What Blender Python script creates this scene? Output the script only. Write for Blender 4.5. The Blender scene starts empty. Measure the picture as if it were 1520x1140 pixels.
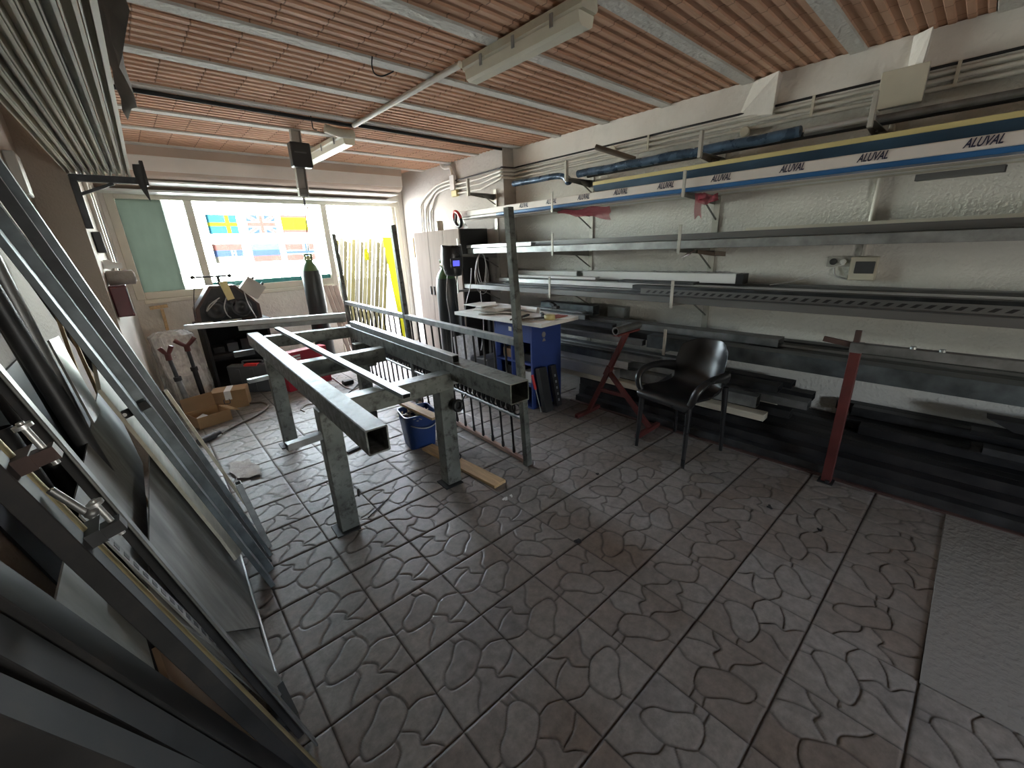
WORLD, EXPOSURE, FILL_SILL, FILL_HEAD, RX0, RX1 = 29.0, 0.9, .85, 1.2, .75, 1.25  # sill, head, sides: fill-light opening added in the unseen rear wall
import bpy, math, random
from mathutils import Vector, Matrix
random.seed(7)
COL = bpy.context.scene.collection
R = math.radians
def V(*a): return Vector(a[0]) if len(a) == 1 else Vector(a)

# ---------------------------------------------------------------- camera model (solved from the floor grid)
F, YAW, PITCH, ROLL, EYE = 612.46, .7323, .3236, -.0418, 1.5
def _axes():
    cy, sy, cp, sp = math.cos(YAW), math.sin(YAW), math.cos(PITCH), math.sin(PITCH)
    fwd = V(sy*cp, cy*cp, -sp); right = V(cy, -sy, 0); up = right.cross(fwd)
    c, s = math.cos(ROLL), math.sin(ROLL)
    return c*right + s*up, -s*right + c*up, fwd
AR, AU, AF = _axes()
EYEP = V(0, 0, EYE)
def ray(x, y): return AR*((x-760)/F) - AU*((y-570)/F) + AF
def gz(x, y, z=0.0): d = ray(x, y); return EYEP + d*((z-EYE)/d.z)
def gx(x, y, X): d = ray(x, y); return EYEP + d*(X/d.x)
def gy(x, y, Y): d = ray(x, y); return EYEP + d*(Y/d.y)

# ---------------------------------------------------------------- materials
def mat(name, col, rough=.6, metal=0., var=.12, scale=6., bump=0., bscale=60., spec=.5, emit=0., col2=None, stretch=None, rvar=.1, dirt=0., dcol=(.03,.025,.02), dscale=9.):
    m = bpy.data.materials.new(name); m.use_nodes = True
    nt = m.node_tree; N = nt.nodes; L = nt.links
    b = N['Principled BSDF']
    b.inputs['Roughness'].default_value = rough; b.inputs['Metallic'].default_value = metal
    b.inputs['Specular IOR Level'].default_value = spec
    tc = N.new('ShaderNodeTexCoord'); vec = tc.outputs['Object']
    if stretch:
        mp = N.new('ShaderNodeMapping'); mp.inputs['Scale'].default_value = stretch
        L.new(vec, mp.inputs['Vector']); vec = mp.outputs[0]
    n = N.new('ShaderNodeTexNoise'); n.inputs['Scale'].default_value = scale; n.inputs['Detail'].default_value = 5
    L.new(vec, n.inputs['Vector'])
    r = N.new('ShaderNodeValToRGB'); r.color_ramp.elements[0].position = .3; r.color_ramp.elements[1].position = .7
    c2 = col2 or tuple(min(1, c*(1+var)) for c in col); c1 = tuple(c*(1-var) for c in col)
    r.color_ramp.elements[0].color = (*c1, 1); r.color_ramp.elements[1].color = (*c2, 1)
    L.new(n.outputs['Fac'], r.inputs[0]); out = r.outputs[0]
    if dirt > 0:
        n2 = N.new('ShaderNodeTexNoise'); n2.inputs['Scale'].default_value = dscale; n2.inputs['Detail'].default_value = 8; n2.inputs['Roughness'].default_value = .7
        L.new(vec, n2.inputs['Vector'])
        r2 = N.new('ShaderNodeValToRGB'); r2.color_ramp.elements[0].position = .5; r2.color_ramp.elements[1].position = .68
        r2.color_ramp.elements[0].color = (0, 0, 0, 1); r2.color_ramp.elements[1].color = (dirt,)*3 + (1,)
        L.new(n2.outputs['Fac'], r2.inputs[0])
        mx = N.new('ShaderNodeMix'); mx.data_type = 'RGBA'; mx.inputs[7].default_value = (*dcol, 1)
        L.new(r2.outputs[0], mx.inputs[0]); L.new(out, mx.inputs[6]); out = mx.outputs[2]
    L.new(out, b.inputs['Base Color'])
    if rvar:
        mr = N.new('ShaderNodeMapRange'); mr.inputs[3].default_value = max(0, rough-rvar); mr.inputs[4].default_value = min(1, rough+rvar)
        L.new(n.outputs['Fac'], mr.inputs[0]); L.new(mr.outputs[0], b.inputs['Roughness'])
    if bump:
        nb = N.new('ShaderNodeTexNoise'); nb.inputs['Scale'].default_value = bscale; nb.inputs['Detail'].default_value = 3
        L.new(vec, nb.inputs['Vector'])
        bp = N.new('ShaderNodeBump'); bp.inputs['Strength'].default_value = bump; bp.inputs['Distance'].default_value = .01
        L.new(nb.outputs['Fac'], bp.inputs['Height']); L.new(bp.outputs[0], b.inputs['Normal'])
    if emit:
        b.inputs['Emission Color'].default_value = (*col, 1); b.inputs['Emission Strength'].default_value = emit
    return m
def node_mat(name):
    m = bpy.data.materials.new(name); m.use_nodes = True
    return m, m.node_tree.nodes, m.node_tree.links, m.node_tree.nodes['Principled BSDF']
def translucent(name, col, clear=0.):
    m = bpy.data.materials.new(name); m.use_nodes = True; N = m.node_tree.nodes; L = m.node_tree.links
    N.remove(N['Principled BSDF']); o = N['Material Output']
    n = N.new('ShaderNodeTexNoise'); n.inputs['Scale'].default_value = 5
    mx = N.new('ShaderNodeMix'); mx.data_type = 'RGBA'; mx.inputs[6].default_value = (*[c*.85 for c in col], 1); mx.inputs[7].default_value = (*[min(1, c*1.15) for c in col], 1)
    L.new(n.outputs['Fac'], mx.inputs[0])
    t = N.new('ShaderNodeBsdfTranslucent'); d = N.new('ShaderNodeBsdfDiffuse'); s = N.new('ShaderNodeMixShader'); s.inputs[0].default_value = .35
    L.new(mx.outputs[2], t.inputs[0]); L.new(mx.outputs[2], d.inputs[0]); L.new(t.outputs[0], s.inputs[1]); L.new(d.outputs[0], s.inputs[2])
    last = s.outputs[0]
    if clear:
        tr = N.new('ShaderNodeBsdfTransparent'); s2 = N.new('ShaderNodeMixShader'); s2.inputs[0].default_value = clear
        L.new(last, s2.inputs[1]); L.new(tr.outputs[0], s2.inputs[2]); last = s2.outputs[0]
    L.new(last, o.inputs[0]); return m

M = {}
M['galv'] = mat('galvanised steel', (.36,.38,.38), .42, .75, .25, 14, rvar=.15, dirt=.25, dcol=(.12,.12,.115))
M['steel'] = mat('bare grey steel', (.23,.235,.235), .45, .7, .25, 10, rvar=.12, dirt=.4, dcol=(.08,.075,.07))
M['bench'] = mat('spattered bench steel', (.15,.16,.145), .5, .4, .35, 7, rvar=.12, dirt=1., dcol=(.03,.027,.022), dscale=17)
M['benchtop'] = mat('worn bench top steel', (.15,.16,.158), .55, .15, .8, 24, rvar=.2, dirt=1., dcol=(.05,.043,.036), dscale=30)
M['dark'] = mat('dark oiled steel', (.022,.022,.024), .55, .25, .4, 9, rvar=.15, dirt=.3, dcol=(.06,.045,.035))
M['dark2'] = mat('mill scale steel', (.06,.062,.065), .48, .6, .4, 9, rvar=.15)
M['alu'] = mat('mill aluminium', (.62,.63,.63), .38, .7, .1, 8, rvar=.1)
M['alud'] = mat('dull anodised profile', (.17,.17,.168), .45, .6, .3, 5, rvar=.12, stretch=(1,.15,1))
M['bluesteel'] = mat('blue grey galvanised section', (.13,.15,.16), .42, .7, .35, 12, rvar=.14, dirt=.3, dcol=(.1,.1,.1))
M['white'] = mat('white coated profile', (.72,.72,.70), .4, 0, .05, 4)
M['cream'] = mat('cream coated profile', (.62,.59,.50), .5, 0, .08, 4)
M['black'] = mat('black paint', (.012,.012,.013), .45, 0, .3, 6)
M['blackmatt'] = mat('matt black', (.016,.016,.017), .75, 0, .3, 8)
M['plastic_black'] = mat('charcoal moulded plastic', (.013,.013,.014), .30, 0, .15, 5, bump=.05, bscale=300)
M['red'] = mat('dark red paint', (.095,.02,.018), .5, 0, .3, 7, dirt=.4, dcol=(.05,.03,.025))
M['redbright'] = mat('bright red plastic', (.5,.02,.02), .4, 0, .1)
M['maroon'] = mat('maroon enamel', (.10,.012,.018), .45, 0, .2)
M['blue'] = mat('royal blue painted board', (.026,.052,.21), .5, 0, .12, 3, dirt=.15, dcol=(.02,.02,.05))
M['bluebucket'] = mat('blue plastic', (.012,.04,.16), .4, 0, .15)
M['bluefilm'] = mat('blue protective film', (.03,.13,.32), .32, 0, .3, 8, bump=.3, bscale=25, stretch=(1,.3,1))
M['bluefilmd'] = mat('dark blue protective film', (.035,.085,.15), .35, 0, .4, 8, bump=.35, bscale=25, stretch=(1,.3,1))
M['pinkfilm'] = translucent('pink wrapping film', (.55,.12,.16), .35)
M['bluefoil'] = mat('crumpled blue grey foil', (.07,.12,.19), .28, .3, .5, 10, bump=.8, bscale=22)
M['paper'] = mat('white paper', (.75,.74,.72), .7, 0, .06, 5)
M['stripwhite'] = mat('pinkish white printed film', (.66,.61,.57), .45, 0, .08, 4)
M['ink'] = mat('navy ink', (.02,.02,.05), .6, 0, .1)
M['yellow'] = mat('yellow edge strip', (.62,.54,.25), .5, 0, .12, 4)
M['yellowbright'] = mat('bright yellow board', (.075,.072,.004), .9, 0, .06, 2, spec=0.)
M['wood'] = mat('sawn pine', (.52,.36,.19), .65, 0, .25, 5, stretch=(8,1,8), dirt=.25, dcol=(.2,.12,.06))
M['woodpale'] = mat('pale plywood edge', (.50,.46,.37), .65, 0, .15, 5, stretch=(6,1,6))
M['woodbrown'] = mat('brown ply sheet', (.20,.125,.075), .6, 0, .25, 4, stretch=(5,1,1))
M['card'] = mat('corrugated cardboard', (.34,.215,.11), .8, 0, .12, 5)
M['cardin'] = mat('cardboard inside', (.27,.17,.09), .85, 0, .12, 5)
M['sheet'] = mat('scuffed galvanised sheet', (.21,.21,.20), .5, .3, .55, 4.5, rvar=.15, dirt=.6, dcol=(.12,.105,.09), dscale=5, stretch=(1,2.2,.7))
M['brass'] = mat('brassy steel rod', (.42,.36,.22), .35, .8, .2, 9)
M['laminate'] = mat('pale pinkish beech laminate', (.27,.228,.198), .85, 0, .08, 3, spec=.05, stretch=(8,8,.7))
M['greybox'] = mat('light grey plastic', (.42,.41,.38), .5, 0, .08, 4)
M['ivory'] = mat('aged ivory plastic', (.55,.52,.42), .5, 0, .1, 4)
M['toolgrey'] = mat('dark grey moulded case', (.06,.062,.066), .5, 0, .15, 6)
M['rust'] = mat('rust brown machine casing', (.075,.042,.036), .55, .1, .35, 7, dirt=.4, dcol=(.02,.018,.016))
M['green'] = mat('green cylinder shoulder', (.06,.14,.05), .4, 0, .15)
M['cyl'] = mat('near black cylinder enamel', (.017,.02,.02), .38, 0, .25, 5)
M['cable'] = mat('grey cable sheath', (.42,.41,.40), .5, 0, .1)
M['hose'] = mat('brown rubber hose', (.11,.085,.065), .55, 0, .2)
M['redcable'] = mat('red cable sheath', (.35,.03,.03), .5, 0, .1)
M['pvc'] = mat('painted conduit', (.58,.56,.50), .45, 0, .08, 5, dirt=.2, dcol=(.3,.27,.22))
M['bracket'] = mat('cream painted rack steel', (.46,.45,.40), .45, .2, .15, 8, dirt=.3, dcol=(.15,.13,.1))
M['bracketd'] = mat('grey rack arm steel', (.20,.195,.18), .45, .4, .2, 8)
M['film'] = None
M['lampbody'] = mat('aged lamp housing', (.60,.58,.47), .5, 0, .1, 3, dirt=.2, dcol=(.3,.26,.18))
M['rag'] = mat('dusty cloth', (.36,.33,.30), .9, 0, .25, 8, bump=.4, bscale=40)
M['tapeyellow'] = mat('masking tape', (.6,.52,.25), .6, 0, .1)
M['screen'] = mat('blue lit visor display', (.09,.10,.9), .3, 0, .05, 5, emit=.8)

def clear_film(name, alpha, col=(.85,.85,.85)):
    m, N, L, b = node_mat(name)
    b.inputs['Base Color'].default_value = (*col, 1); b.inputs['Roughness'].default_value = .22
    n = N.new('ShaderNodeTexNoise'); n.inputs['Scale'].default_value = 14; n.inputs['Detail'].default_value = 4
    bp = N.new('ShaderNodeBump'); bp.inputs['Strength'].default_value = .9; bp.inputs['Distance'].default_value = .02
    L.new(n.outputs['Fac'], bp.inputs['Height']); L.new(bp.outputs[0], b.inputs['Normal'])
    mr = N.new('ShaderNodeMapRange'); mr.inputs[3].default_value = alpha-.2; mr.inputs[4].default_value = min(1, alpha+.25)
    L.new(n.outputs['Fac'], mr.inputs[0]); L.new(mr.outputs[0], b.inputs['Alpha'])
    return m
M['film'] = clear_film('crinkled clear sheeting', .36, (.95,.95,.95))
def glass_mat():
    m = bpy.data.materials.new('window glass'); m.use_nodes = True; N = m.node_tree.nodes; L = m.node_tree.links
    N.remove(N['Principled BSDF']); o = N['Material Output']
    t = N.new('ShaderNodeBsdfTransparent'); t.inputs[0].default_value = (.93,.97,.95,1)
    g = N.new('ShaderNodeBsdfGlossy'); g.inputs['Roughness'].default_value = .02
    fr = N.new('ShaderNodeFresnel'); fr.inputs[0].default_value = 1.4
    s = N.new('ShaderNodeMixShader'); L.new(fr.outputs[0], s.inputs[0]); L.new(t.outputs[0], s.inputs[1]); L.new(g.outputs[0], s.inputs[2]); L.new(s.outputs[0], o.inputs[0])
    return m
M['glass'] = glass_mat()

def wall_mat(name, col, bump=.55, bscale=55., stain=.25, scol=(.35,.31,.26)):
    m, N, L, b = node_mat(name)
    tc = N.new('ShaderNodeTexCoord')
    n = N.new('ShaderNodeTexNoise'); n.inputs['Scale'].default_value = 1.7; n.inputs['Detail'].default_value = 6; n.inputs['Roughness'].default_value = .65
    L.new(tc.outputs['Object'], n.inputs['Vector'])
    r = N.new('ShaderNodeValToRGB'); r.color_ramp.elements[0].position = .42; r.color_ramp.elements[1].position = .75
    r.color_ramp.elements[0].color = (*col, 1); r.color_ramp.elements[1].color = (*[a*(1-stain)+s*stain for a, s in zip(col, scol)], 1)
    L.new(n.outputs['Fac'], r.inputs[0]); L.new(r.outputs[0], b.inputs['Base Color'])
    b.inputs['Roughness'].default_value = .75; b.inputs['Specular IOR Level'].default_value = .12
    n2 = N.new('ShaderNodeTexNoise'); n2.inputs['Scale'].default_value = bscale; n2.inputs['Detail'].default_value = 2; n2.inputs['Roughness'].default_value = .5
    L.new(tc.outputs['Object'], n2.inputs['Vector'])
    r2 = N.new('ShaderNodeValToRGB'); r2.color_ramp.elements[0].position = .4; r2.color_ramp.elements[1].position = .68
    L.new(n2.outputs['Fac'], r2.inputs[0])
    bp = N.new('ShaderNodeBump'); bp.inputs['Strength'].default_value = bump; bp.inputs['Distance'].default_value = .006
    L.new(r2.outputs[0], bp.inputs['Height']); L.new(bp.outputs[0], b.inputs['Normal'])
    return m
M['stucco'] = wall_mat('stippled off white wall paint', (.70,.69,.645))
M['plaster'] = wall_mat('patched white plaster', (.76,.735,.68), .35, 30, .35)
M['plaster_dimmed'] = wall_mat('old white plaster darkened for door light', (.42,.40,.365), .4, 30, .4)  # copy of the white plaster, colour darkened against the strong doorway light
M['wall_shaded'] = wall_mat('whitish wall paint toned as shaded', (.34,.29,.25), .3, 60, .2)  # whitish paint, with the shade on it put into the colour
M['concrete'] = wall_mat('screeded concrete', (.22,.213,.20), .5, 40, .4, (.2,.19,.18))
M['beamc'] = wall_mat('whitened concrete joist', (.62,.615,.57), .6, 38, .4, (.36,.34,.30))
M['paving'] = wall_mat('pale paving', (.55,.53,.5), .3, 30, .2)  # plain pale grey base colour with faint stains

def floor_mat():
    m, N, L, b = node_mat('stamped stone floor tile')
    def math_(op, a=None, b_=None):
        n = N.new('ShaderNodeMath'); n.operation = op
        for i, v in enumerate((a, b_)):
            if v is None: continue
            if isinstance(v, (int, float)): n.inputs[i].default_value = v
            else: L.new(v, n.inputs[i])
        return n.outputs[0]
    tc = N.new('ShaderNodeTexCoord')
    gr = N.new('ShaderNodeAttribute'); gr.attribute_name = 'groove'
    ti = N.new('ShaderNodeAttribute'); ti.attribute_name = 'tint'
    big = N.new('ShaderNodeTexNoise'); big.inputs['Scale'].default_value = 1.5; big.inputs['Detail'].default_value = 4; L.new(tc.outputs['Object'], big.inputs['Vector'])
    fine = N.new('ShaderNodeTexNoise'); fine.inputs['Scale'].default_value = 24; fine.inputs['Detail'].default_value = 7; fine.inputs['Roughness'].default_value = .72; L.new(tc.outputs['Object'], fine.inputs['Vector'])
    hue = math_('ADD', math_('MULTIPLY', ti.outputs['Fac'], .26), math_('MULTIPLY', big.outputs['Fac'], .84))
    r = N.new('ShaderNodeValToRGB'); e = r.color_ramp.elements
    e[0].position = .30; e[0].color = (.168,.158,.154,1); e[1].position = .86; e[1].color = (.165,.122,.094,1)
    x = e.new(.46); x.color = (.25,.234,.222,1); x = e.new(.62); x.color = (.205,.180,.162,1)
    L.new(hue, r.inputs[0])
    mu = N.new('ShaderNodeMix'); mu.data_type = 'RGBA'; mu.blend_type = 'MULTIPLY'; mu.inputs[0].default_value = .85
    fr2 = N.new('ShaderNodeValToRGB'); fr2.color_ramp.elements[0].position = .3; fr2.color_ramp.elements[0].color = (.55,.55,.55,1); fr2.color_ramp.elements[1].position = .7; fr2.color_ramp.elements[1].color = (1.2,1.2,1.2,1)
    L.new(fine.outputs['Fac'], fr2.inputs[0]); L.new(r.outputs[0], mu.inputs[6]); L.new(fr2.outputs[0], mu.inputs[7])
    d1 = N.new('ShaderNodeMix'); d1.data_type = 'RGBA'; d1.inputs[7].default_value = (.028,.025,.023,1)
    L.new(math_('MULTIPLY', gr.outputs['Fac'], .8), d1.inputs[0]); L.new(mu.outputs[2], d1.inputs[6])
    L.new(d1.outputs[2], b.inputs['Base Color'])
    bp = N.new('ShaderNodeBump'); bp.inputs['Strength'].default_value = .5; bp.inputs['Distance'].default_value = .0025
    L.new(fine.outputs['Fac'], bp.inputs['Height']); L.new(bp.outputs[0], b.inputs['Normal'])
    mr = N.new('ShaderNodeMapRange'); mr.inputs[3].default_value = .34; mr.inputs[4].default_value = .62; L.new(fine.outputs['Fac'], mr.inputs[0]); L.new(mr.outputs[0], b.inputs['Roughness'])
    b.inputs['Specular IOR Level'].default_value = .45
    return m
M['floor'] = floor_mat()

def brick_mat():
    m, N, L, b = node_mat('clay ceiling block')
    tc = N.new('ShaderNodeTexCoord'); se = N.new('ShaderNodeSeparateXYZ'); L.new(tc.outputs['Object'], se.inputs[0])
    def math_(op, a, b_=None):
        n = N.new('ShaderNodeMath'); n.operation = op
        for i, v in enumerate((a, b_)):
            if v is None: continue
            if isinstance(v, (int, float)): n.inputs[i].default_value = v
            else: L.new(v, n.inputs[i])
        return n.outputs[0]
    bay = math_('FLOOR', math_('DIVIDE', math_('SUBTRACT', se.outputs[1], .12), .5325))
    u = math_('ADD', math_('DIVIDE', se.outputs[0], .187), math_('MULTIPLY', bay, .37))
    fu = math_('FRACT', u); idx = math_('FLOOR', u)
    ed = math_('MINIMUM', fu, math_('SUBTRACT', 1., fu))
    g = N.new('ShaderNodeMapRange'); g.inputs[1].default_value = .006; g.inputs[2].default_value = .022; g.inputs[3].default_value = 1; g.inputs[4].default_value = 0; L.new(ed, g.inputs[0])
    cm = N.new('ShaderNodeCombineXYZ'); L.new(idx, cm.inputs[0]); L.new(bay, cm.inputs[1])
    wn = N.new('ShaderNodeTexWhiteNoise'); wn.noise_dimensions = '2D'; L.new(cm.outputs[0], wn.inputs['Vector'])
    r = N.new('ShaderNodeValToRGB'); e = r.color_ramp.elements
    e[0].color = (.46,.27,.175,1); e[1].color = (.62,.41,.29,1)
    mp = N.new('ShaderNodeMapping'); mp.inputs['Scale'].default_value = (2.2, 14, 1); L.new(tc.outputs['Object'], mp.inputs['Vector'])
    n = N.new('ShaderNodeTexNoise'); n.inputs['Scale'].default_value = 1.6; n.inputs['Detail'].default_value = 7; n.inputs['Roughness'].default_value = .65; L.new(mp.outputs[0], n.inputs['Vector'])
    L.new(math_('ADD', math_('MULTIPLY', wn.outputs['Value'], .45), math_('MULTIPLY', n.outputs['Fac'], .6)), r.inputs[0])
    d = N.new('ShaderNodeMix'); d.data_type = 'RGBA'; d.inputs[7].default_value = (.07,.04,.028,1); L.new(math_('MULTIPLY', g.outputs[0], .6), d.inputs[0]); L.new(r.outputs[0], d.inputs[6])
    L.new(d.outputs[2], b.inputs['Base Color']); b.inputs['Roughness'].default_value = .85; b.inputs['Specular IOR Level'].default_value = .2
    bp = N.new('ShaderNodeBump'); bp.inputs['Strength'].default_value = .5; bp.inputs['Distance'].default_value = .006
    L.new(math_('SUBTRACT', math_('MULTIPLY', n.outputs['Fac'], .6), g.outputs[0]), bp.inputs['Height']); L.new(bp.outputs[0], b.inputs['Normal'])
    return m
M['brick'] = brick_mat()

# ---------------------------------------------------------------- mesh builder
class MB:
    def __init__(s): s.v = []; s.f = []; s.sm = []
    def add(s, vs, fs, smooth=False):
        o = len(s.v); s.v += [V(p) for p in vs]; s.f += [tuple(o+i for i in f) for f in fs]; s.sm += [smooth]*len(fs); return s
    def hexa(s, c):   # 8 corners: bottom 0-3, top 4-7
        return s.add(c, [(3,2,1,0),(4,5,6,7),(0,1,5,4),(1,2,6,5),(2,3,7,6),(3,0,4,7)])
    def box(s, lo, hi, c=0.0):
        x0,y0,z0 = lo; x1,y1,z1 = hi
        if c <= 0:
            return s.hexa([(x0,y0,z0),(x1,y0,z0),(x1,y1,z0),(x0,y1,z0),(x0,y0,z1),(x1,y0,z1),(x1,y1,z1),(x0,y1,z1)])
        P = []
        for z, i in ((z0,c),(z0+c,0),(z1-c,0),(z1,c)):
            q = c if i else 0
            P += [(x0+q+c*(not q),y0+q,z),(x1-q-c*(not q),y0+q,z),(x1-q,y0+q+c*(not q),z),(x1-q,y1-q-c*(not q),z),(x1-q-c*(not q),y1-q,z),(x0+q+c*(not q),y1-q,z),(x0+q,y1-q-c*(not q),z),(x0+q,y0+q+c*(not q),z)]
        fs = [tuple(reversed(range(8))), tuple(range(24,32))]
        for k in range(3):
            for j in range(8): fs.append((k*8+j, k*8+(j+1)%8, k*8+8+(j+1)%8, k*8+8+j))
        return s.add(P, fs)
    def obox(s, center, ax, ay, az):  # oriented box by half vectors
        c, ax, ay, az = V(center), V(ax), V(ay), V(az)
        return s.hexa([c-ax-ay-az, c+ax-ay-az, c+ax+ay-az, c-ax+ay-az, c-ax-ay+az, c+ax-ay+az, c+ax+ay+az, c-ax+ay+az])
    def frame(s, p0, p1, up=(0,0,1)):
        d = (V(p1)-V(p0)).normalized(); u = V(up)
        if abs(d.dot(u)) > .97: u = V(0,1,0) if abs(d.y) < .9 else V(1,0,0)
        x = d.cross(u).normalized(); return d, x, x.cross(d).normalized()
    def bar(s, p0, p1, w, h, up=(0,0,1), hollow=0., c=.0015):  # rectangular bar/tube; p0,p1 on its axis
        p0, p1 = V(p0), V(p1); d, x, u = s.frame(p0, p1, up)
        c = min(c, w*.3, h*.3)
        def ring(p, w, h, c):
            a, b = w/2, h/2
            return [p+x*i+u*j for i, j in ((-a+c,-b),(a-c,-b),(a,-b+c),(a,b-c),(a-c,b),(-a+c,b),(-a,b-c),(-a,-b+c))]
        vs = ring(p0,w,h,c)+ring(p1,w,h,c); fs = [(j,(j+1)%8,8+(j+1)%8,8+j) for j in range(8)]
        if hollow > 0:
            dep = min(.6, (p1-p0).length*.45); t = hollow
            vs += ring(p0,w-2*t,h-2*t,c)+ring(p0+d*dep,w-2*t,h-2*t,c)+ring(p1,w-2*t,h-2*t,c)+ring(p1-d*dep,w-2*t,h-2*t,c)
            for j in range(8):
                k = (j+1)%8
                fs += [(k,j,16+j,16+k),(16+k,16+j,24+j,24+k),(8+j,8+k,32+k,32+j),(32+j,32+k,40+k,40+j)]
            fs += [tuple(24+i for i in range(8)), tuple(40+i for i in reversed(range(8)))]
        else:
            fs += [tuple(range(8))[::-1], tuple(range(8,16))]
        s.add([v for v in vs], [f[::-1] for f in fs]); return s
    def prof(s, p0, p1, pts, up=(0,0,1)):   # extrude a closed 2D outline (x right, y up) from p0 to p1
        p0, p1 = V(p0), V(p1); d, x, u = s.frame(p0, p1, up); n = len(pts)
        vs = [p0+x*a+u*b for a, b in pts]+[p1+x*a+u*b for a, b in pts]
        return s.add(vs, [(j,(j+1)%n,n+(j+1)%n,n+j)[::-1] for j in range(n)]+[tuple(range(n)), tuple(range(n,2*n))[::-1]])
    def angle(s, p0, p1, w, h, t, up=(0,0,1), fx=1):   # L section
        return s.prof(p0, p1, [(0,0),(w*fx,0),(w*fx,t),(t*fx,t),(t*fx,h),(0,h)], up)
    def chan(s, p0, p1, w, h, t, up=(0,0,1)):          # U section
        return s.prof(p0, p1, [(-w/2,0),(w/2,0),(w/2,h),(w/2-t,h),(w/2-t,t),(-w/2+t,t),(-w/2+t,h),(-w/2,h)], up)
    def cyl(s, p0, p1, r, n=16, r1=None, cap=True, hollow=0.):
        p0, p1 = V(p0), V(p1); d, x, u = s.frame(p0, p1); r1 = r if r1 is None else r1
        ring = lambda p, q: [p+(x*math.cos(2*math.pi*i/n)+u*math.sin(2*math.pi*i/n))*q for i in range(n)]
        s.add(ring(p0,r)+ring(p1,r1), [(i,n+i,n+(i+1)%n,(i+1)%n) for i in range(n)], True)
        if hollow:
            dep = min(.1, (p1-p0).length*.4); q = r-hollow
            for p, dd, rr in ((p0,d,r),(p1,-d,r1)):
                s.add(ring(p,rr)+ring(p,rr-hollow)+ring(p+dd*dep,rr-hollow), [(i,(i+1)%n,n+(i+1)%n,n+i) for i in range(n)]+[(n+i,n+(i+1)%n,2*n+(i+1)%n,2*n+i) for i in range(n)]+[tuple(range(2*n,3*n))])
        elif cap:
            s.add(ring(p0,r), [tuple(range(n))]); s.add(ring(p1,r1), [tuple(range(n))[::-1]])
        return s
    def lathe(s, base, prof, n=24, axis=(0,0,1), smooth=True):
        b = V(base); a = V(axis).normalized(); x = a.orthogonal().normalized(); y = a.cross(x)
        vs = []
        for r, z in prof:
            vs += [b+a*z+(x*math.cos(2*math.pi*i/n)+y*math.sin(2*math.pi*i/n))*r for i in range(n)]
        fs = []
        for k in range(len(prof)-1):
            fs += [(k*n+i,k*n+(i+1)%n,(k+1)*n+(i+1)%n,(k+1)*n+i) for i in range(n)]
        s.add(vs, fs, smooth)
        s.add(vs[:n], [tuple(range(n))[::-1]]); s.add(vs[-n:], [tuple(range(n))]); return s
    def tube(s, pts, r, n=8, closed=False, cap=True):
        pts = [V(p) for p in pts]; m = len(pts); rs = r if isinstance(r, (list, tuple)) else [r]*m
        ts = []
        for i in range(m):
            a = pts[(i-1)%m] if (closed or i) else pts[i]; b = pts[(i+1)%m] if (closed or i < m-1) else pts[i]
            t = (b-a); ts.append(t.normalized() if t.length > 1e-9 else V(0,0,1))
        x = ts[0].orthogonal().normalized(); vs = []
        for i in range(m):
            x = (x-ts[i]*x.dot(ts[i])); x = x.normalized() if x.length > 1e-6 else ts[i].orthogonal().normalized()
            y = ts[i].cross(x)
            vs += [pts[i]+(x*math.cos(2*math.pi*k/n)+y*math.sin(2*math.pi*k/n))*rs[i] for k in range(n)]
        fs = []
        for i in range(m if closed else m-1):
            j = (i+1)%m
            fs += [(i*n+k,i*n+(k+1)%n,j*n+(k+1)%n,j*n+k) for k in range(n)]
        s.add(vs, fs, True)
        if cap and not closed: s.add(vs[:n], [tuple(range(n))[::-1]]); s.add(vs[-n:], [tuple(range(n))])
        return s
    def torus(s, c, axis, R_, r, n=24, m=8):
        a = V(axis).normalized(); x = a.orthogonal().normalized(); y = a.cross(x)
        return s.tube([V(c)+(x*math.cos(2*math.pi*i/n)+y*math.sin(2*math.pi*i/n))*R_ for i in range(n)], r, m, True)
    def grid(s, P, smooth=True):   # P[i][j] points
        n, m = len(P), len(P[0])
        return s.add([p for row in P for p in row], [(i*m+j,i*m+j+1,(i+1)*m+j+1,(i+1)*m+j) for i in range(n-1) for j in range(m-1)], smooth)
    def build(s, name, material, parent=None, off=None):
        me = bpy.data.meshes.new(name)
        if parent is not None: off = parent.get('_w') if off is None else off
        o3 = V(off) if off is not None else V(0,0,0)
        me.from_pydata([tuple(p-o3) for p in s.v], [], s.f)
        me.polygons.foreach_set('use_smooth', s.sm); me.update()
        ms = material if isinstance(material, (list, tuple)) else [material]
        for m in ms: me.materials.append(M[m] if isinstance(m, str) else m)
        ob = bpy.data.objects.new(name, me); COL.objects.link(ob)
        if parent is not None: ob.parent = parent
        elif off is not None: ob.location = o3
        return ob
def tag(o, label=None, cat=None, group=None, kind=None):
    if label: o['label'] = label
    if cat: o['category'] = cat
    if group: o['group'] = group
    if kind: o['kind'] = kind
    return o
WP = {}
class Root:
    """an Empty at a thing's base; parts are given in world coordinates"""
    def __init__(s, name, base, label, cat, group=None):
        s.o = bpy.data.objects.new(name, None); COL.objects.link(s.o); s.o.location = base; s.o.empty_display_size = .05
        tag(s.o, label, cat, group); s.b = V(base)
    def part(s, name, mb, material, label=None):
        ob = mb.build(name, material, None, None)
        for v in ob.data.vertices: v.co -= s.b
        ob.parent = s.o
        if label: ob['label'] = label
        return ob
    def sub(s, part, name, mb, material, label=None):
        ob = mb.build(name, material); 
        for v in ob.data.vertices: v.co -= s.b
        ob.parent = part
        if label: ob['label'] = label
        return ob
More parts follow.
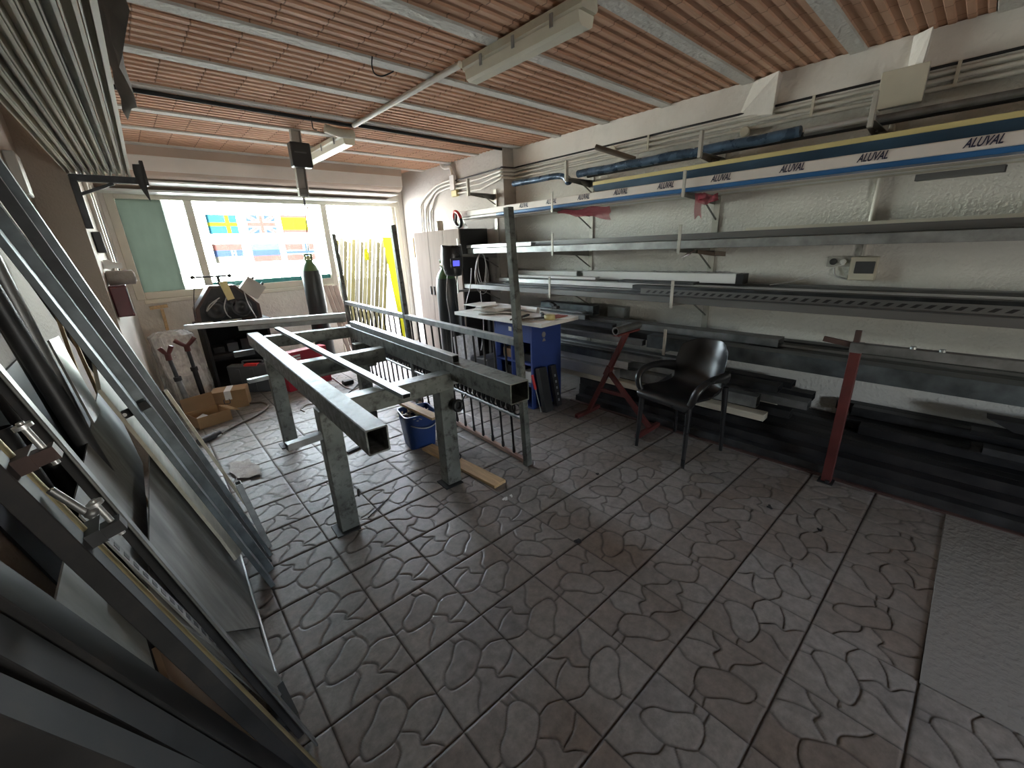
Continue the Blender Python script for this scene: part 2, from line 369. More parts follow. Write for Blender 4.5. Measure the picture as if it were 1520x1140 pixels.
def single(name, mb, material, label, cat, group=None, base=None):
    c = sum(mb.v, V(0,0,0))/len(mb.v)
    if base is None: base = V(c.x, c.y, min(p.z for p in mb.v))
    ob = mb.build(name, material, None, base)
    return tag(ob, label, cat, group)
def struct(name, mb, material):
    return tag(mb.build(name, material), kind='structure')
def bevel(o, w=.003, seg=2):
    m = o.modifiers.new('edge', 'BEVEL'); m.width = w; m.segments = seg; m.limit_method = 'ANGLE'; m.angle_limit = R(40); return o
def smooth_curve(pts, k=8, closed=False):   # Catmull-Rom
    P = [V(p) for p in pts]; n = len(P); out = []
    for i in range(n if closed else n-1):
        p0 = P[(i-1)%n] if (closed or i) else P[0]; p1 = P[i]; p2 = P[(i+1)%n]; p3 = P[(i+2)%n] if (closed or i < n-2) else P[-1]
        for j in range(k):
            t = j/k; out.append(.5*((2*p1)+(p2-p0)*t+(2*p0-5*p1+4*p2-p3)*t*t+(3*p1-p0-3*p2+p3)*t**3))
    if not closed: out.append(P[-1])
    return out
def text_mesh(s, size, shear=0., ext=.0004):
    cu = bpy.data.curves.new('txt', 'FONT'); cu.body = s; cu.size = size; cu.shear = shear; cu.extrude = ext; cu.offset = size*.022; cu.align_x = 'CENTER'; cu.align_y = 'CENTER'
    ob = bpy.data.objects.new('txt', cu); COL.objects.link(ob)
    dg = bpy.context.evaluated_depsgraph_get(); dg.update()
    me = bpy.data.meshes.new_from_object(ob.evaluated_get(dg)); bpy.data.objects.remove(ob); bpy.data.curves.remove(cu)
    vs = [v.co.copy() for v in me.vertices]; fs = [tuple(p.vertices) for p in me.polygons]; bpy.data.meshes.remove(me)
    return vs, fs
def lettering(mb, s, size, origin, ex, ey, shear=0., sx=1.):
    vs, fs = text_mesh(s, size, shear); ex, ey = V(ex).normalized(), V(ey).normalized(); ez = ex.cross(ey)
    mb.add([V(origin)+ex*(v.x*sx)+ey*v.y+ez*v.z for v in vs], fs); return mb
ORD = ['first','second','third','fourth','fifth','sixth','seventh','eighth','ninth','tenth','eleventh','twelfth','thirteenth','fourteenth','fifteenth','sixteenth']
# ================================================================ THE ROOM
ZC = 2.42; YB = 5.55; XR = 3.27; XR2 = 3.10
def lw(y): return -.42+.05*y          # near left wall
def lw2(y): return -.075+.05*(y-3.4)  # left wall beyond the pillar
SC = 1.15
def fit_depth(objs):   # push a group outwards along the sight lines to its true distance
    for o in objs:
        if o.parent is None: o.location = EYEP+(o.location-EYEP)*SC; o.scale = (SC,SC,SC)
import numpy as np
def catmull2(P, k=10, closed=False): return [(p.x,p.y) for p in smooth_curve([(a,b,0) for a, b in P], k, closed)]
MOTIF = [(catmull2([(.53,.13),(.64,.19),(.72,.33),(.87,.5),(.82,.64),(.59,.68),(.45,.52),(.40,.41),(.40,.28),(.43,.15)],10,True), True)]
for P in ([(.40,.44),(.27,.43),(.13,.29),(.01,.22)],[(.43,.53),(.31,.65),(.21,.62),(.17,.64),(.11,.73),(0,.8)],[(.58,.69),(.60,.82),(.57,.9),(.52,.99)],[(.21,.65),(.25,.83),(.34,.98)],[(.53,.13),(.53,.07),(.52,.02)],[(.87,.5),(.98,.47)],[(.84,.62),(.98,.61)]): MOTIF.append((catmull2(P,8), False))
TS, TSY, TROT = .318, .3209, -.0204
def motif_grid(n):
    """distance to the stamped joints, and a stone id for every grid vertex of one tile"""
    u, v = np.meshgrid(np.linspace(0,1,n+1), np.linspace(0,1,n+1), indexing='ij'); d = np.full(u.shape, 9.)
    for P, cl in MOTIF:
        Q = P+[P[0]] if cl else P
        for (x0,y0),(x1,y1) in zip(Q[:-1], Q[1:]):
            ex, ey = x1-x0, y1-y0; t = np.clip(((u-x0)*ex+(v-y0)*ey)/(ex*ex+ey*ey+1e-12),0,1); d = np.minimum(d, np.hypot(u-x0-t*ex, v-y0-t*ey))
    lab = np.full(u.shape,-1,int); k = 0; wall = d < .016
    for i in range(n+1):
        for j in range(n+1):
            if lab[i,j] < 0 and not wall[i,j]:
                st = [(i,j)]; lab[i,j] = k
                while st:
                    a, b = st.pop()
                    for a2, b2 in ((a+1,b),(a-1,b),(a,b+1),(a,b-1)):
                        if 0 <= a2 <= n and 0 <= b2 <= n and lab[a2,b2] < 0 and not wall[a2,b2]: lab[a2,b2] = k; st.append((a2,b2))
                k += 1
    for _ in range(4):   # stones reach under their joints
        for a2, b2 in ((1,0),(-1,0),(0,1),(0,-1)):
            sh_ = np.roll(np.roll(lab,a2,0),b2,1); lab = np.where(lab < 0, sh_, lab)
    return u, v, d*TS, np.maximum(lab,0)
MG = {n: motif_grid(n) for n in (64,32)}
rng = np.random.default_rng(5)
VS, FS, GR, TI = [], [], [], []; nv = 0
sm_ = lambda x, a, b: (lambda t: 1-t*t*(3-2*t))(np.clip((x-a)/(b-a),0,1))
cR, sR = math.cos(TROT), math.sin(TROT)
for i in range(-5,12):
    turn_ = rng.choice([0,0,0,1,2,3])
    for j in range(-15,17):
        gx_, gy_ = (i+.5)*TS, -(j+.5)*TSY; cx_ = .1715+cR*gx_-sR*gy_; cy_ = 2.1137+sR*gx_+cR*gy_
        q = V(cx_,cy_,0)-EYEP; zc_ = q.dot(AF); vis = zc_ > .3 and abs(q.dot(AR)/zc_*F) < 960 and abs(q.dot(AU)/zc_*F) < 760 and cx_ < 3.4 and cx_ > -.15 and not (cx_ > 1.9 and cy_ < -.5)
        n = (64 if q.length < 3.1 else 32) if vis else 2
        if n == 2:
            u, v = np.meshgrid(np.linspace(0,1,3), np.linspace(0,1,3), indexing='ij'); d = np.full(u.shape,9.); lab = np.zeros(u.shape,int)
        else:
            u, v, d, lab = MG[n]; t_ = turn_ if rng.random() < .7 else rng.integers(0,4)
            d = np.rot90(d,t_); lab = np.rot90(lab,t_)
        g = sm_(d,.0010,.0064); ea = sm_(np.minimum(v,1-v)*TSY,.002,.008); eb = sm_(np.minimum(u,1-u)*TS,.001,.006)
        if n == 2: ea = eb = g*0
        hh = -np.maximum(.0046*g, np.maximum(.007*np.ones_like(g)*ea, .0055*eb)); gv = np.maximum(g*.72, np.maximum(ea,eb*.9))
        X_ = u*TS+i*TS; Y_ = -(v*TSY+j*TSY)
        VS.append(np.stack([.1715+cR*X_-sR*Y_, 2.1137+sR*X_+cR*Y_, hh],-1).reshape(-1,3)); GR.append(gv.ravel()); TI.append(rng.random(40)[lab].ravel()*.75+rng.random()*.25)
        idx = (np.arange(n)[:,None]*(n+1)+np.arange(n)[None,:]).ravel()+nv
        FS.append(np.stack([idx,idx+1,idx+n+2,idx+n+1],-1)); nv += (n+1)*(n+1)
VS, FS, GR, TI = np.concatenate(VS), np.concatenate(FS), np.concatenate(GR), np.concatenate(TI)
fm = bpy.data.meshes.new('floor'); fm.vertices.add(len(VS)); fm.loops.add(FS.size); fm.polygons.add(len(FS))
fm.vertices.foreach_set('co', VS.astype(np.float32).ravel()); fm.loops.foreach_set('vertex_index', FS.astype(np.int32).ravel())
fm.polygons.foreach_set('loop_start', (np.arange(len(FS))*4).astype(np.int32)); fm.polygons.foreach_set('use_smooth', np.ones(len(FS),bool)); fm.update(calc_edges=True)
for nm_, ar_ in (('groove',GR),('tint',TI)):
    at_ = fm.attributes.new(nm_,'FLOAT','POINT'); at_.data.foreach_set('value', ar_.astype(np.float32))
fm.materials.append(M['floor']); fo = bpy.data.objects.new('floor', fm); COL.objects.link(fo); fo['kind'] = 'structure'
struct('floor_slab', MB().box((-1.0,-3.1,-.15),(4.1,YB*SC+.05,-.012)), 'concrete')
struct('floor_patch', MB().add([(1.70,-.165,.0),(3.76,-.165,.0),(3.76,-3,.0),(1.70,-3,.0),(1.70,-.165,.006),(3.76,-.17,.006),(3.76,-3,.006),(1.70,-3,.006)],[(4,5,6,7)[::-1],(0,1,5,4)[::-1],(3,0,4,7)[::-1]]), 'concrete')
struct('pavement', MB().box((-4,YB*SC+.05,-.14),(9,14,-.01)), 'paving')
mark = set(bpy.data.objects)
# ceiling blocks: ribs run along X between the joists
BY = [-2.58,-2.03,-1.48,-.95,-.41,.14,.68,1.235,1.79,2.32,2.84,3.36,3.86,4.37,4.93]
cm = MB()
for a, b in zip(BY[:-1], BY[1:]):
    a += .04; b -= .04; n = 7; row = []
    for k in range(n):
        y0 = a+(b-a)*k/n; w = (b-a)/n
        for t, z in ((.06,.0),(.40,.0),(.5,.010),(.96,.010),(1.0,.0)): row.append((y0+w*t, ZC+.008+z))
    cm.grid([[(x,y,z) for y, z in row] for x in (-.6,1.2,3.3)], False)
cm.box((-.9,-2.6,ZC+.05),(3.5,YB+.1,ZC+.2))
struct('ceiling', cm, 'brick')
for i, y in enumerate(BY):
    mb = MB(); mb.hexa([(-.6,y-.036,ZC-.002),(3.3,y-.036,ZC-.002),(3.3,y+.036,ZC-.002),(-.6,y+.036,ZC-.002),(-.6,y-.046,ZC+.03),(3.3,y-.046,ZC+.03),(3.3,y+.046,ZC+.03),(-.6,y+.046,ZC+.03)])
    struct('ceiling_beam', mb, 'beamc')
struct('wall_right', MB().box((XR,-2.6,0),(XR+.2,3.45,ZC+.05)), 'stucco')
struct('wall_right_far', MB().box((XR2,3.45,0),(XR+.2,YB,ZC+.05)), 'plaster_dimmed')
# plaster bond beam along the head of the wall, with two lumpy haunches
pb = MB().prof((XR,-2.6,0),(XR,3.449,0),[(-.0,2.215),(-.022,2.225),(-.026,2.40),(-.026,2.43),(-.0,2.43)][::-1] if False else [(0.0,2.215),(-.022,2.225),(-.026,2.43),(.0,2.43)])
struct('trim_1', pb, 'plaster')
hb = MB().hexa([(XR-.05,1.06,2.21),(XR,1.06,2.19),(XR,1.27,2.19),(XR-.03,1.27,2.24),(XR-.10,1.04,2.42),(XR,1.04,2.42),(XR,1.24,2.42),(XR-.028,1.20,2.42)])
hb.hexa([(XR-.07,.40,2.20),(XR,.40,2.19),(XR,.45,2.19),(XR-.05,.45,2.20),(XR-.10,.385,2.42),(XR,.385,2.42),(XR,.46,2.42),(XR-.03,.46,2.42)])
struct('trim_2', hb, 'plaster')
wb = MB(); wb.box((-.9,YB,0),(.065,YB+.14,ZC+.05)); wb.box((.065,YB,-.0),(1.98,YB+.14,1.13)); wb.box((.065,YB,2.13),(3.04,YB+.14,ZC+.05)); wb.box((3.04,YB,0),(3.5,YB+.14,ZC+.05))
struct('wall_back', wb, 'plaster')
struct('wall_front', MB().box((-.9,-2.75,0),(RX0,-2.6,ZC+.05)).box((RX1,-2.75,0),(3.5,-2.6,ZC+.05)).box((RX0,-2.75,FILL_HEAD),(RX1,-2.6,ZC+.05)).box((RX0,-2.75,0),(RX1,-2.6,FILL_SILL)), 'stucco')  # unseen wall behind the camera, opening added to lift the shadows
# roller shutter housing over the opening
sh = MB()
pr = [(4.955,2.44),(4.955,2.27)]+[(5.045-.09*math.cos(t),2.27-.09*math.sin(t)) for t in (.3,.6,.9,1.2,1.5)]+[(5.30,2.165),(5.30,2.15),(5.54,2.12),(5.54,2.44)]
P0 = [(-.10,y,z) for y, z in pr]; P1 = [(2.80,y,z) for y, z in pr]; n = len(pr)
sh.add(P0+P1, [(j,(j+1)%n,n+(j+1)%n,n+j) for j in range(n)]+[tuple(range(n))[::-1], tuple(range(n,2*n))])
struct('trim_3', sh, mat('pinkish shutter housing', (.50,.40,.33), .6, 0, .08, 2))
st_ = MB().box((-.08,4.946,2.225),(2.79,4.9545,2.335)).box((-.08,4.940,2.332),(2.79,4.9545,2.342)).box((-.08,5.06,2.150),(2.79,5.28,2.166)).box((-.08,5.30,2.10),(2.90,5.54,2.118))
struct('trim_4', st_, 'white')
# window frame
wf = MB(); yf0, yf1 = YB-.005, YB+.075
wf.box((.065,yf0,1.13),(.135,yf1,2.125),.004); wf.box((.135,yf0,2.06),(3.03,yf1,2.125),.004); wf.box((.135,yf0,1.13),(1.985,yf1,1.20),.004)
wf.box((.645,yf0-.01,1.20),(.715,yf1-.02,2.06),.004); wf.box((.115,yf0-.03,1.09),(1.98,yf0-.005,1.13),.004)
w1 = struct('window_1', wf, 'cream')
g = MB().box((.135,YB+.03,1.20),(.645,YB+.034,2.06)).build('window_glass', translucent('frosted green pane', (.085,.096,.082)), w1)
# the left pane is backed by a pale green panelled leaf for part of its width
g.data.vertices.foreach_set('co', g.data.vertices and [c for v in g.data.vertices for c in ((min(v.co.x,.47)), v.co.y, v.co.z)])
MB().box((.47,YB+.032,1.20),(.645,YB+.036,2.06)).build('window_glass', 'glass', w1)
MB().box((.715,YB+.032,1.20),(1.985,YB+.036,2.06)).build('window_glass', 'glass', w1)
MB().box((.47,YB+.05,1.20),(.485,YB+.065,2.06)).box((.485,YB+.05,1.83),(.645,YB+.06,1.842)).box((.485,YB+.05,1.40),(.645,YB+.06,1.415)).build('glazing_bar', 'white', w1)

MB().box((.715,YB+.05,1.20),(1.985,YB+.056,1.25)).build('sill_band', translucent('teal edge', (.035,.075,.07)), w1)
# door
df = MB(); df.box((1.985,yf0,0),(2.055,yf1,2.06),.004); df.box((2.975,yf0,0),(3.035,yf1,2.06),.004); df.box((2.93,yf0+.02,0),(2.975,yf1-.02,2.06),.004)
d1 = struct('door_1', df, 'cream')
fit_depth([o for o in bpy.data.objects if o not in mark])
YL = 3.9; YBs = YB*SC; ZCs = EYE+(ZC-EYE)*SC
def lw(y): return -.42+.04*y            # near left wall
def lw2(y): return -.0865+.05*(y-3.91)  # left wall beyond the step
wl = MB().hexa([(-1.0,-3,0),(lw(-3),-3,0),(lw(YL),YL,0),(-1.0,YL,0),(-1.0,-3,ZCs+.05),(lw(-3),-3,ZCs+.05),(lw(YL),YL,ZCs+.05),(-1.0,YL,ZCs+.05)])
struct('wall_left', wl, 'wall_shaded')
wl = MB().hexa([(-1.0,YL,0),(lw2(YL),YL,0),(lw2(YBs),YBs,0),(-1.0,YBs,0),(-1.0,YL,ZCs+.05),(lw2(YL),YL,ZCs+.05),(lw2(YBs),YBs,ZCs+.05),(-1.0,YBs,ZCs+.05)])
struct('wall_left_far', wl, 'wall_shaded')
# ================================================================ WELDING BENCH
TD = V(.065,1,0).normalized(); TX = V(1,-.065,0).normalized()
wb = Root('welding_bench', (1.0,2.9,0), 'long open steel welding bench of square tubes in mid room', 'workbench')
def axis_bar(a, b, w, h, hol=.006, c=.004): return MB().bar(a, b, w, h, hollow=hol, c=c)
LB0, LB1 = V(.5875,1.453,.795), V(.752,4.31,.795); RB0, RB1 = V(1.342,1.436,.795), V(1.507,3.93,.795)
wb.part('beam', axis_bar(LB0, LB1, .09, .11), 'benchtop', 'left long beam with bright worn top')
wb.part('beam', axis_bar(RB0, RB1, .12, .11), 'bench', 'right long beam with rusty burn marks')
wb.part('crossbeam', axis_bar((.63,2.10,.735), (1.335,2.065,.735), .10, .105), 'bench')
wb.part('crossbeam', axis_bar((.735,3.08,.735), (1.372,3.03,.735), .10, .105), 'bench')
wb.part('crossbeam', axis_bar((.79,4.06,.79), (1.455,3.90,.79), .09, .10), 'bench')
wb.part('shelf_bar', axis_bar((.80,3.30,.62), (1.40,3.26,.62), .05, .05, .004), 'bench')
for x, y in ((.622,2.155),(1.318,2.12),(.715,3.60),(1.405,3.56)):
    l = MB(); q = .05
    l.hexa([V(x,y,.008)+TX*a*q+TD*b*q for a, b in ((-1,-1),(1,-1),(1,1),(-1,1))]+[V(x,y,.739)+TX*a*q+TD*b*q for a, b in ((-1,-1),(1,-1),(1,1),(-1,1))])
    lo = bevel(wb.part('leg', l, 'bench'), .004)
    wb.part('foot_shadow', MB().obox((x-.02,y-.01,.004), TX*.064, TD*.064, (0,0,.004)), 'dark')  # dark plate in place of the shadow at the leg's foot
wb.part('side_stub', MB().bar((.575,2.14,.60), (.40,2.13,.60), .045, .035, hollow=.003), 'steel')
wb.part('side_stub', MB().bar((.668,3.59,.60), (.52,3.58,.60), .05, .03, hollow=.003), 'galv')
wb.part('side_stub', MB().bar((.70,4.12,.715), (.55,4.12,.715), .045, .045, hollow=.003), 'steel')
wb.part('side_stub', MB().bar((1.365,2.10,.70), (1.47,2.09,.70), .04, .03, hollow=.003), 'steel')
kp = gy(680,602,2.02)
kb = MB().torus(kp, (.15,-1,.15), .030, .013, 20, 8).cyl(kp+V(0,.012,0), kp+V(.0,.03,0), .028, 18)
kb.cyl(kp+V(.02,.0,.01), kp+V(.085,.03,.045), .005, 8)
wb.part('clamp_knob', kb, 'black')
wb.part('eye_ring', MB().torus((.690,2.10,.215), (1,-.4,0), .017, .006, 16, 6), 'dark')
wb.part('eye_ring', MB().torus((1.383,2.10,.165), (.4,-1,0), .016, .005, 16, 6), 'dark')
# ---------------- stock lying on the bench
a = gz(357,490,.85); b = gz(514,477,.85); a.z = b.z = .872
single('rectangular_tube', MB().bar(a, b, .09, .042, hollow=.003), 'galv', 'pale flat tube across far bench end, under a thinner tube', 'tube')
d = (b-a).normalized(); a2 = a-d*.43
single('rectangular_tube', MB().bar(V(a2.x,a2.y,.915), V(b.x,b.y,.915), .045, .043, hollow=.003), 'alu', 'long pale tube across far bench end, overhanging to the left', 'tube')
a = gz(604,590,.80); b = gz(412,489,.85)
single('flat_tube', MB().bar(V(a.x,a.y,.807), V(b.x,b.y,.860), .045, .024, hollow=.002), 'galv', 'slim grey tube lying diagonally across the bench crossbeams', 'tube')
a = gz(677,539,.85); b = gz(524,484,.85)
single('square_tube', MB().bar(V(a.x,a.y,.874), V(b.x,b.y,.874), .046, .046, hollow=.003), 'galv', 'square grey tube resting along the top of right bench beam', 'tube')
# ================================================================ RAILING PANEL
rl = Root('railing_panel', (1.94,3.6,0), 'unfinished steel railing panel with three tall posts behind the bench', 'railing')
def rp(y, z, s=0): return V(1.83+.065*(y-1.92)+s, y+.058*z, z)
for y in (1.90,3.60,5.36): rl.part('post', MB().bar(rp(y,0), rp(y,1.72), .045, .045, up=(0,1,0), hollow=.003), 'bench')
rl.part('top_rail', MB().bar(rp(1.925,.89), rp(3.58,.89), .045, .045), 'galv'); rl.part('top_rail', MB().bar(rp(3.625,.89), rp(5.335,.89), .045, .045), 'galv')
rl.part('bottom_rail', MB().bar(rp(1.925,.022), rp(5.335,.022), .03, .03), mat('primed pink brown rail', (.30,.19,.15), .5, .2, .2))
rl.part('middle_rail', MB().cyl(rp(1.925,.345), rp(5.335,.345), .015, 12), 'galv'); rl.part('middle_rail', MB().bar(rp(1.925,.452), rp(5.335,.452), .014, .014), 'steel')
lat = MB(); n = 54
for i in range(n):
    y = 1.95+(5.31-1.95)*(i+.5)/n
    lat.torus(rp(y,.402), (1,0,0), .043, .008, 12, 6)
lo = rl.part('ring_band', lat, 'black')
y = 2.05
while y < 5.3:
    if abs(y-3.60) > .04:
        p = MB().cyl(rp(y,.037), rp(y,.868), .0085, 7).cyl(rp(y,.045), rp(y,.085), .013, 7, r1=.011)
        rl.part('picket', p, 'black')
    y += .132
# ================================================================ ARMCHAIR
cc = V(2.765,1.245,0); cf = V(-.98,.2,0).normalized(); cs = V(.2,.98,0).normalized()
ch = Root('plastic_armchair', cc, 'charcoal moulded plastic armchair with open loop arms, facing the bench', 'chair')
def cp(f, s, z): return cc+cf*f+cs*s+V(0,0,z)
prof = [(.232,.418,.205),(.238,.445,.215),(.222,.468,.222),(.16,.468,.226),(.08,.458,.224),(-.02,.450,.216),(-.10,.452,.208),(-.155,.472,.203),(-.188,.52,.202),(-.222,.60,.196),(-.250,.68,.193),(-.274,.745,.184),(-.288,.785,.176),(-.293,.80,.158)]
P = []
for f, z, w in prof:
    row = []
    for k in range(-6, 7):
        u = k/6; back = min(1, max(0, (z-.47)/.12)) if f < 0 else 0
        ff = f + back*.085*abs(u)**2.5; zz = z + (1-back)*(.022*abs(u)**3 if f < .2 else -.006*u*u) - (.035*abs(u)**4 if z > .77 else 0)
        row.append(cp(ff, w*u*(1 if back < .5 else 1.02), zz))
    P.append(row)
sh = ch.part('shell', MB().grid(P), 'plastic_black')
m = sh.modifiers.new('thick', 'SOLIDIFY'); m.thickness = .007; m.offset = 0
m = sh.modifiers.new('smooth', 'SUBSURF'); m.levels = 1; m.render_levels = 2
for sgn in (1, -1):
    pts = smooth_curve([cp(.195,.200*sgn,.452), cp(.205,.225*sgn,.495), cp(.198,.240*sgn,.55), cp(.15,.248*sgn,.592), cp(.06,.246*sgn,.612), cp(-.05,.234*sgn,.604), cp(-.14,.212*sgn,.585), cp(-.205,.190*sgn,.57)], 6)
    # flat wide band: sweep an ellipse
    mb = MB(); n = len(pts); ring = 10; vs = []
    for i, p in enumerate(pts):
        t = (pts[min(i+1,n-1)]-pts[max(i-1,0)]).normalized(); sd = cs*sgn
        nrm = t.cross(sd).normalized(); sd = nrm.cross(t).normalized(); t_ = i/(n-1)
        wd = .022+.006*math.sin(math.pi*t_); th = .021+.03*max(0,t_-.55)*2
        vs += [p+sd*math.cos(2*math.pi*k/ring)*(wd if True else 0)+nrm*math.sin(2*math.pi*k/ring)*th for k in range(ring)]
    fs = [(i*ring+k, i*ring+(k+1)%ring, (i+1)*ring+(k+1)%ring, (i+1)*ring+k) for i in range(n-1) for k in range(ring)]
    mb.add(vs, fs, True); mb.add(vs[:ring], [tuple(range(ring))]); mb.add(vs[-ring:], [tuple(range(ring))[::-1]])
    ch.part('armrest', mb, 'plastic_black')
    ch.part('side_web', MB().grid([[cp(.16,.212*sgn,.468), cp(.0,.212*sgn,.458), cp(-.12,.200*sgn,.47)],[cp(.17,.220*sgn,.485), cp(.0,.222*sgn,.475), cp(-.13,.207*sgn,.52)]]), 'plastic_black')
for f, s in ((.205,.20),(.205,-.20),(-.215,.195),(-.215,-.195)):
    top = cp(f*.93, s*.98, .462 if f > 0 else .50); bot = cp(f*1.04, s*1.03, .006)
    lg = MB().tube([top, top.lerp(bot,.35), top.lerp(bot,.7), bot], [.021,.018,.015,.013], 10)
    ch.part('leg', lg, 'plastic_black')
# ================================================================ RED ROLLER STAND
X0 = 2.90
f1, f2 = V(X0,2.165,0), V(X0,1.555,0); ap = gx(903,551,X0); tp = gx(931,492,X0)
rs = Root('roller_stand', (X0,1.86,0), 'dark red A-frame roller stand beside the charcoal armchair', 'stand')
for f in (f1, f2):
    rs.part('foot_bar', MB().bar((X0-.19,f.y,.02),(X0+.14,f.y,.02), .035,.035, hollow=.003), 'red')
    rs.part('leg', MB().bar((X0,f.y,.035), ap, .035, .035, up=(1,0,0)), 'red')
k1 = V(X0,f1.y,.03).lerp(ap,.55); k2 = V(X0,f2.y,.03).lerp(ap,.55)
rs.part('crossbar', MB().bar(k1, k2, .03, .03), 'red')
rs.part('post', MB().bar(ap-(tp-ap)*.05, tp, .038, .038, up=(1,0,0)).bar(ap-(tp-ap)*.1, ap+(tp-ap)*.12, .05, .05, up=(1,0,0)), 'red')
rc = tp+V(0,0,.03)
rs.part('roller', MB().cyl(rc-V(.17,0,0), rc+V(.17,0,0), .030, 20, hollow=.006), 'steel')
rs.part('roller_bracket', MB().box((rc.x-.16,rc.y-.02,rc.z-.045),(rc.x+.16,rc.y+.02,rc.z-.032)), 'red')
# ================================================================ RED POST WITH RAIL (right)
pb_ = gz(1226,714); px, py = pb_.x, pb_.y
rr = Root('stock_stop', (px,py,0), 'tall maroon square post carrying a long grey rail, right wall', 'post')
rr.part('post', MB().bar((px,py,.0),(px,py,.86), .05,.05, up=(0,1,0)), 'red')
rr.part('post_head', MB().box((px-.026,py-.028,.845),(px+.026,py+.028,.90)), 'steel')
rr.part('rail', MB().bar((px,py+.03,.873),(px+.02,-1.2,.873), .05,.05, hollow=.003), 'steel')
rr.part('stub', MB().bar((px+.02,py+.01,.89),(px+.02,py+.01,.965), .028,.028, up=(0,1,0)), 'rust')
rr.part('stub', MB().bar((px,py+.03,.885),(px-.01,py+.16,.905), .028,.028), 'rust')
rr.part('foot', MB().box((px-.045,py-.04,0),(px+.045,py+.04,.008)).cyl((px-.03,py-.01,.008),(px-.03,py-.01,.022),.012,8), 'dark')
for yb in (.14,.03): rr.part('bolt', MB().cyl((px,yb,.898),(px,yb,.911),.014,6), 'galv')
# ================================================================ BUCKET, PLANKS, SCRAPS
bc = V(1.478,2.80,0); bk = Root('offcut_bucket', bc, 'square blue bucket of offcuts under the welding bench', 'bucket')
def sq(cx, cy, z, r, ang, n=32, e=.28):
    out = []
    for i in range(n):
        t = 2*math.pi*i/n; c, s = math.cos(t), math.sin(t)
        x = r*math.copysign(abs(c)**e, c); y = r*math.copysign(abs(s)**e, s)
        out.append(V(cx+x*math.cos(ang)-y*math.sin(ang), cy+x*math.sin(ang)+y*math.cos(ang), z))
    return out
def skin(mb, rings, cap0=True, cap1=False):
    n = len(rings[0]); vs = [p for r in rings for p in r]
    mb.add(vs, [(k*n+i,k*n+(i+1)%n,(k+1)*n+(i+1)%n,(k+1)*n+i) for k in range(len(rings)-1) for i in range(n)])
    if cap0: mb.add(rings[0], [tuple(range(n))[::-1]])
    if cap1: mb.add(rings[-1], [tuple(range(n))])
    return mb
an = -.22
bk.part('tub', skin(MB(), [sq(bc.x,bc.y,.0,.105,an), sq(bc.x,bc.y,.27,.128,an), sq(bc.x,bc.y,.285,.134,an), sq(bc.x,bc.y,.285,.124,an), sq(bc.x,bc.y,.02,.10,an)], True, True), 'bluebucket')
hp = [bc+V(-.136,-.02,.26), bc+V(-.11,-.10,.21), bc+V(-.02,-.165,.185), bc+V(.08,-.15,.20), bc+V(.136,-.04,.255)]
bk.part('handle', MB().tube(smooth_curve(hp,6), .0045, 6), 'cable')
ch_ = MB()
for i in range(70):
    p = bc+V(random.uniform(-.10,.10), random.uniform(-.10,.10), random.uniform(.235,.268)); q = p+V(random.uniform(-1,1),random.uniform(-1,1),random.uniform(-.3,.3)).normalized()*random.uniform(.02,.05)
    ch_.bar(p, q, random.uniform(.008,.02), .004)
tag(bk.part('offcuts', ch_, 'woodpale'), kind='stuff')
a = gz(601,597,.31); b = gz(645,617,.31); d = (b-a).normalized()
single('plank', MB().bar(V(a.x,a.y,.298)-d*.05, V(b.x,b.y,.298)+d*.02, .075, .02), 'wood', 'short pine board lying on top of the blue bucket', 'board')
single('plank', MB().bar((1.462,2.66,.0115),(1.508,1.835,.0115), .10, .021), 'wood', 'long pine board on the floor passing behind the bench leg', 'board')
for i, (x, y, mt, lb, sz) in enumerate([(750,741,'paper','small white paper scrap beside the pine board end',.02),(759,737,'paper','round white scrap just behind the white paper scrap',.014),(857,804,'blackmatt','black crumpled scrap in a joint of the open floor',.025),(886,704,'blackmatt','small dark chip on the tiles left of the armchair',.014),(1142,753,'blackmatt','curled dark sliver on the tiles near the maroon post',.02),(1216,787,'dark','dark chip on the tiles below the maroon post',.012)]):
    p = gz(x,y,.0); m = MB()
    for k in range(3):
        t = random.uniform(0,3); m.obox(p+V(random.uniform(-.4,.4)*sz,random.uniform(-.4,.4)*sz,.003), V(math.cos(t),math.sin(t),.1*k)*sz*.6, V(-math.sin(t),math.cos(t),0)*sz*.3, (0,0,.0025))
    single('floor_scrap', m, mt, lb, 'scrap')
fl_ = gz(525,670,0)
single('file', MB().bar(V(fl_.x,fl_.y,.008)-V(.05,.0,0), V(fl_.x+.07,fl_.y+.03,.008), .03, .014), 'blackmatt', 'black tool lying on tiles behind the near bench leg', 'tool')
p = gz(555,762,.0); single('welding_rod', MB().cyl(V(p.x-.045,p.y-.02,.004),V(p.x+.13,p.y+.075,.004),.003,6), 'dark', 'thin dark rod on the tiles beside the nearest bench leg', 'rod')
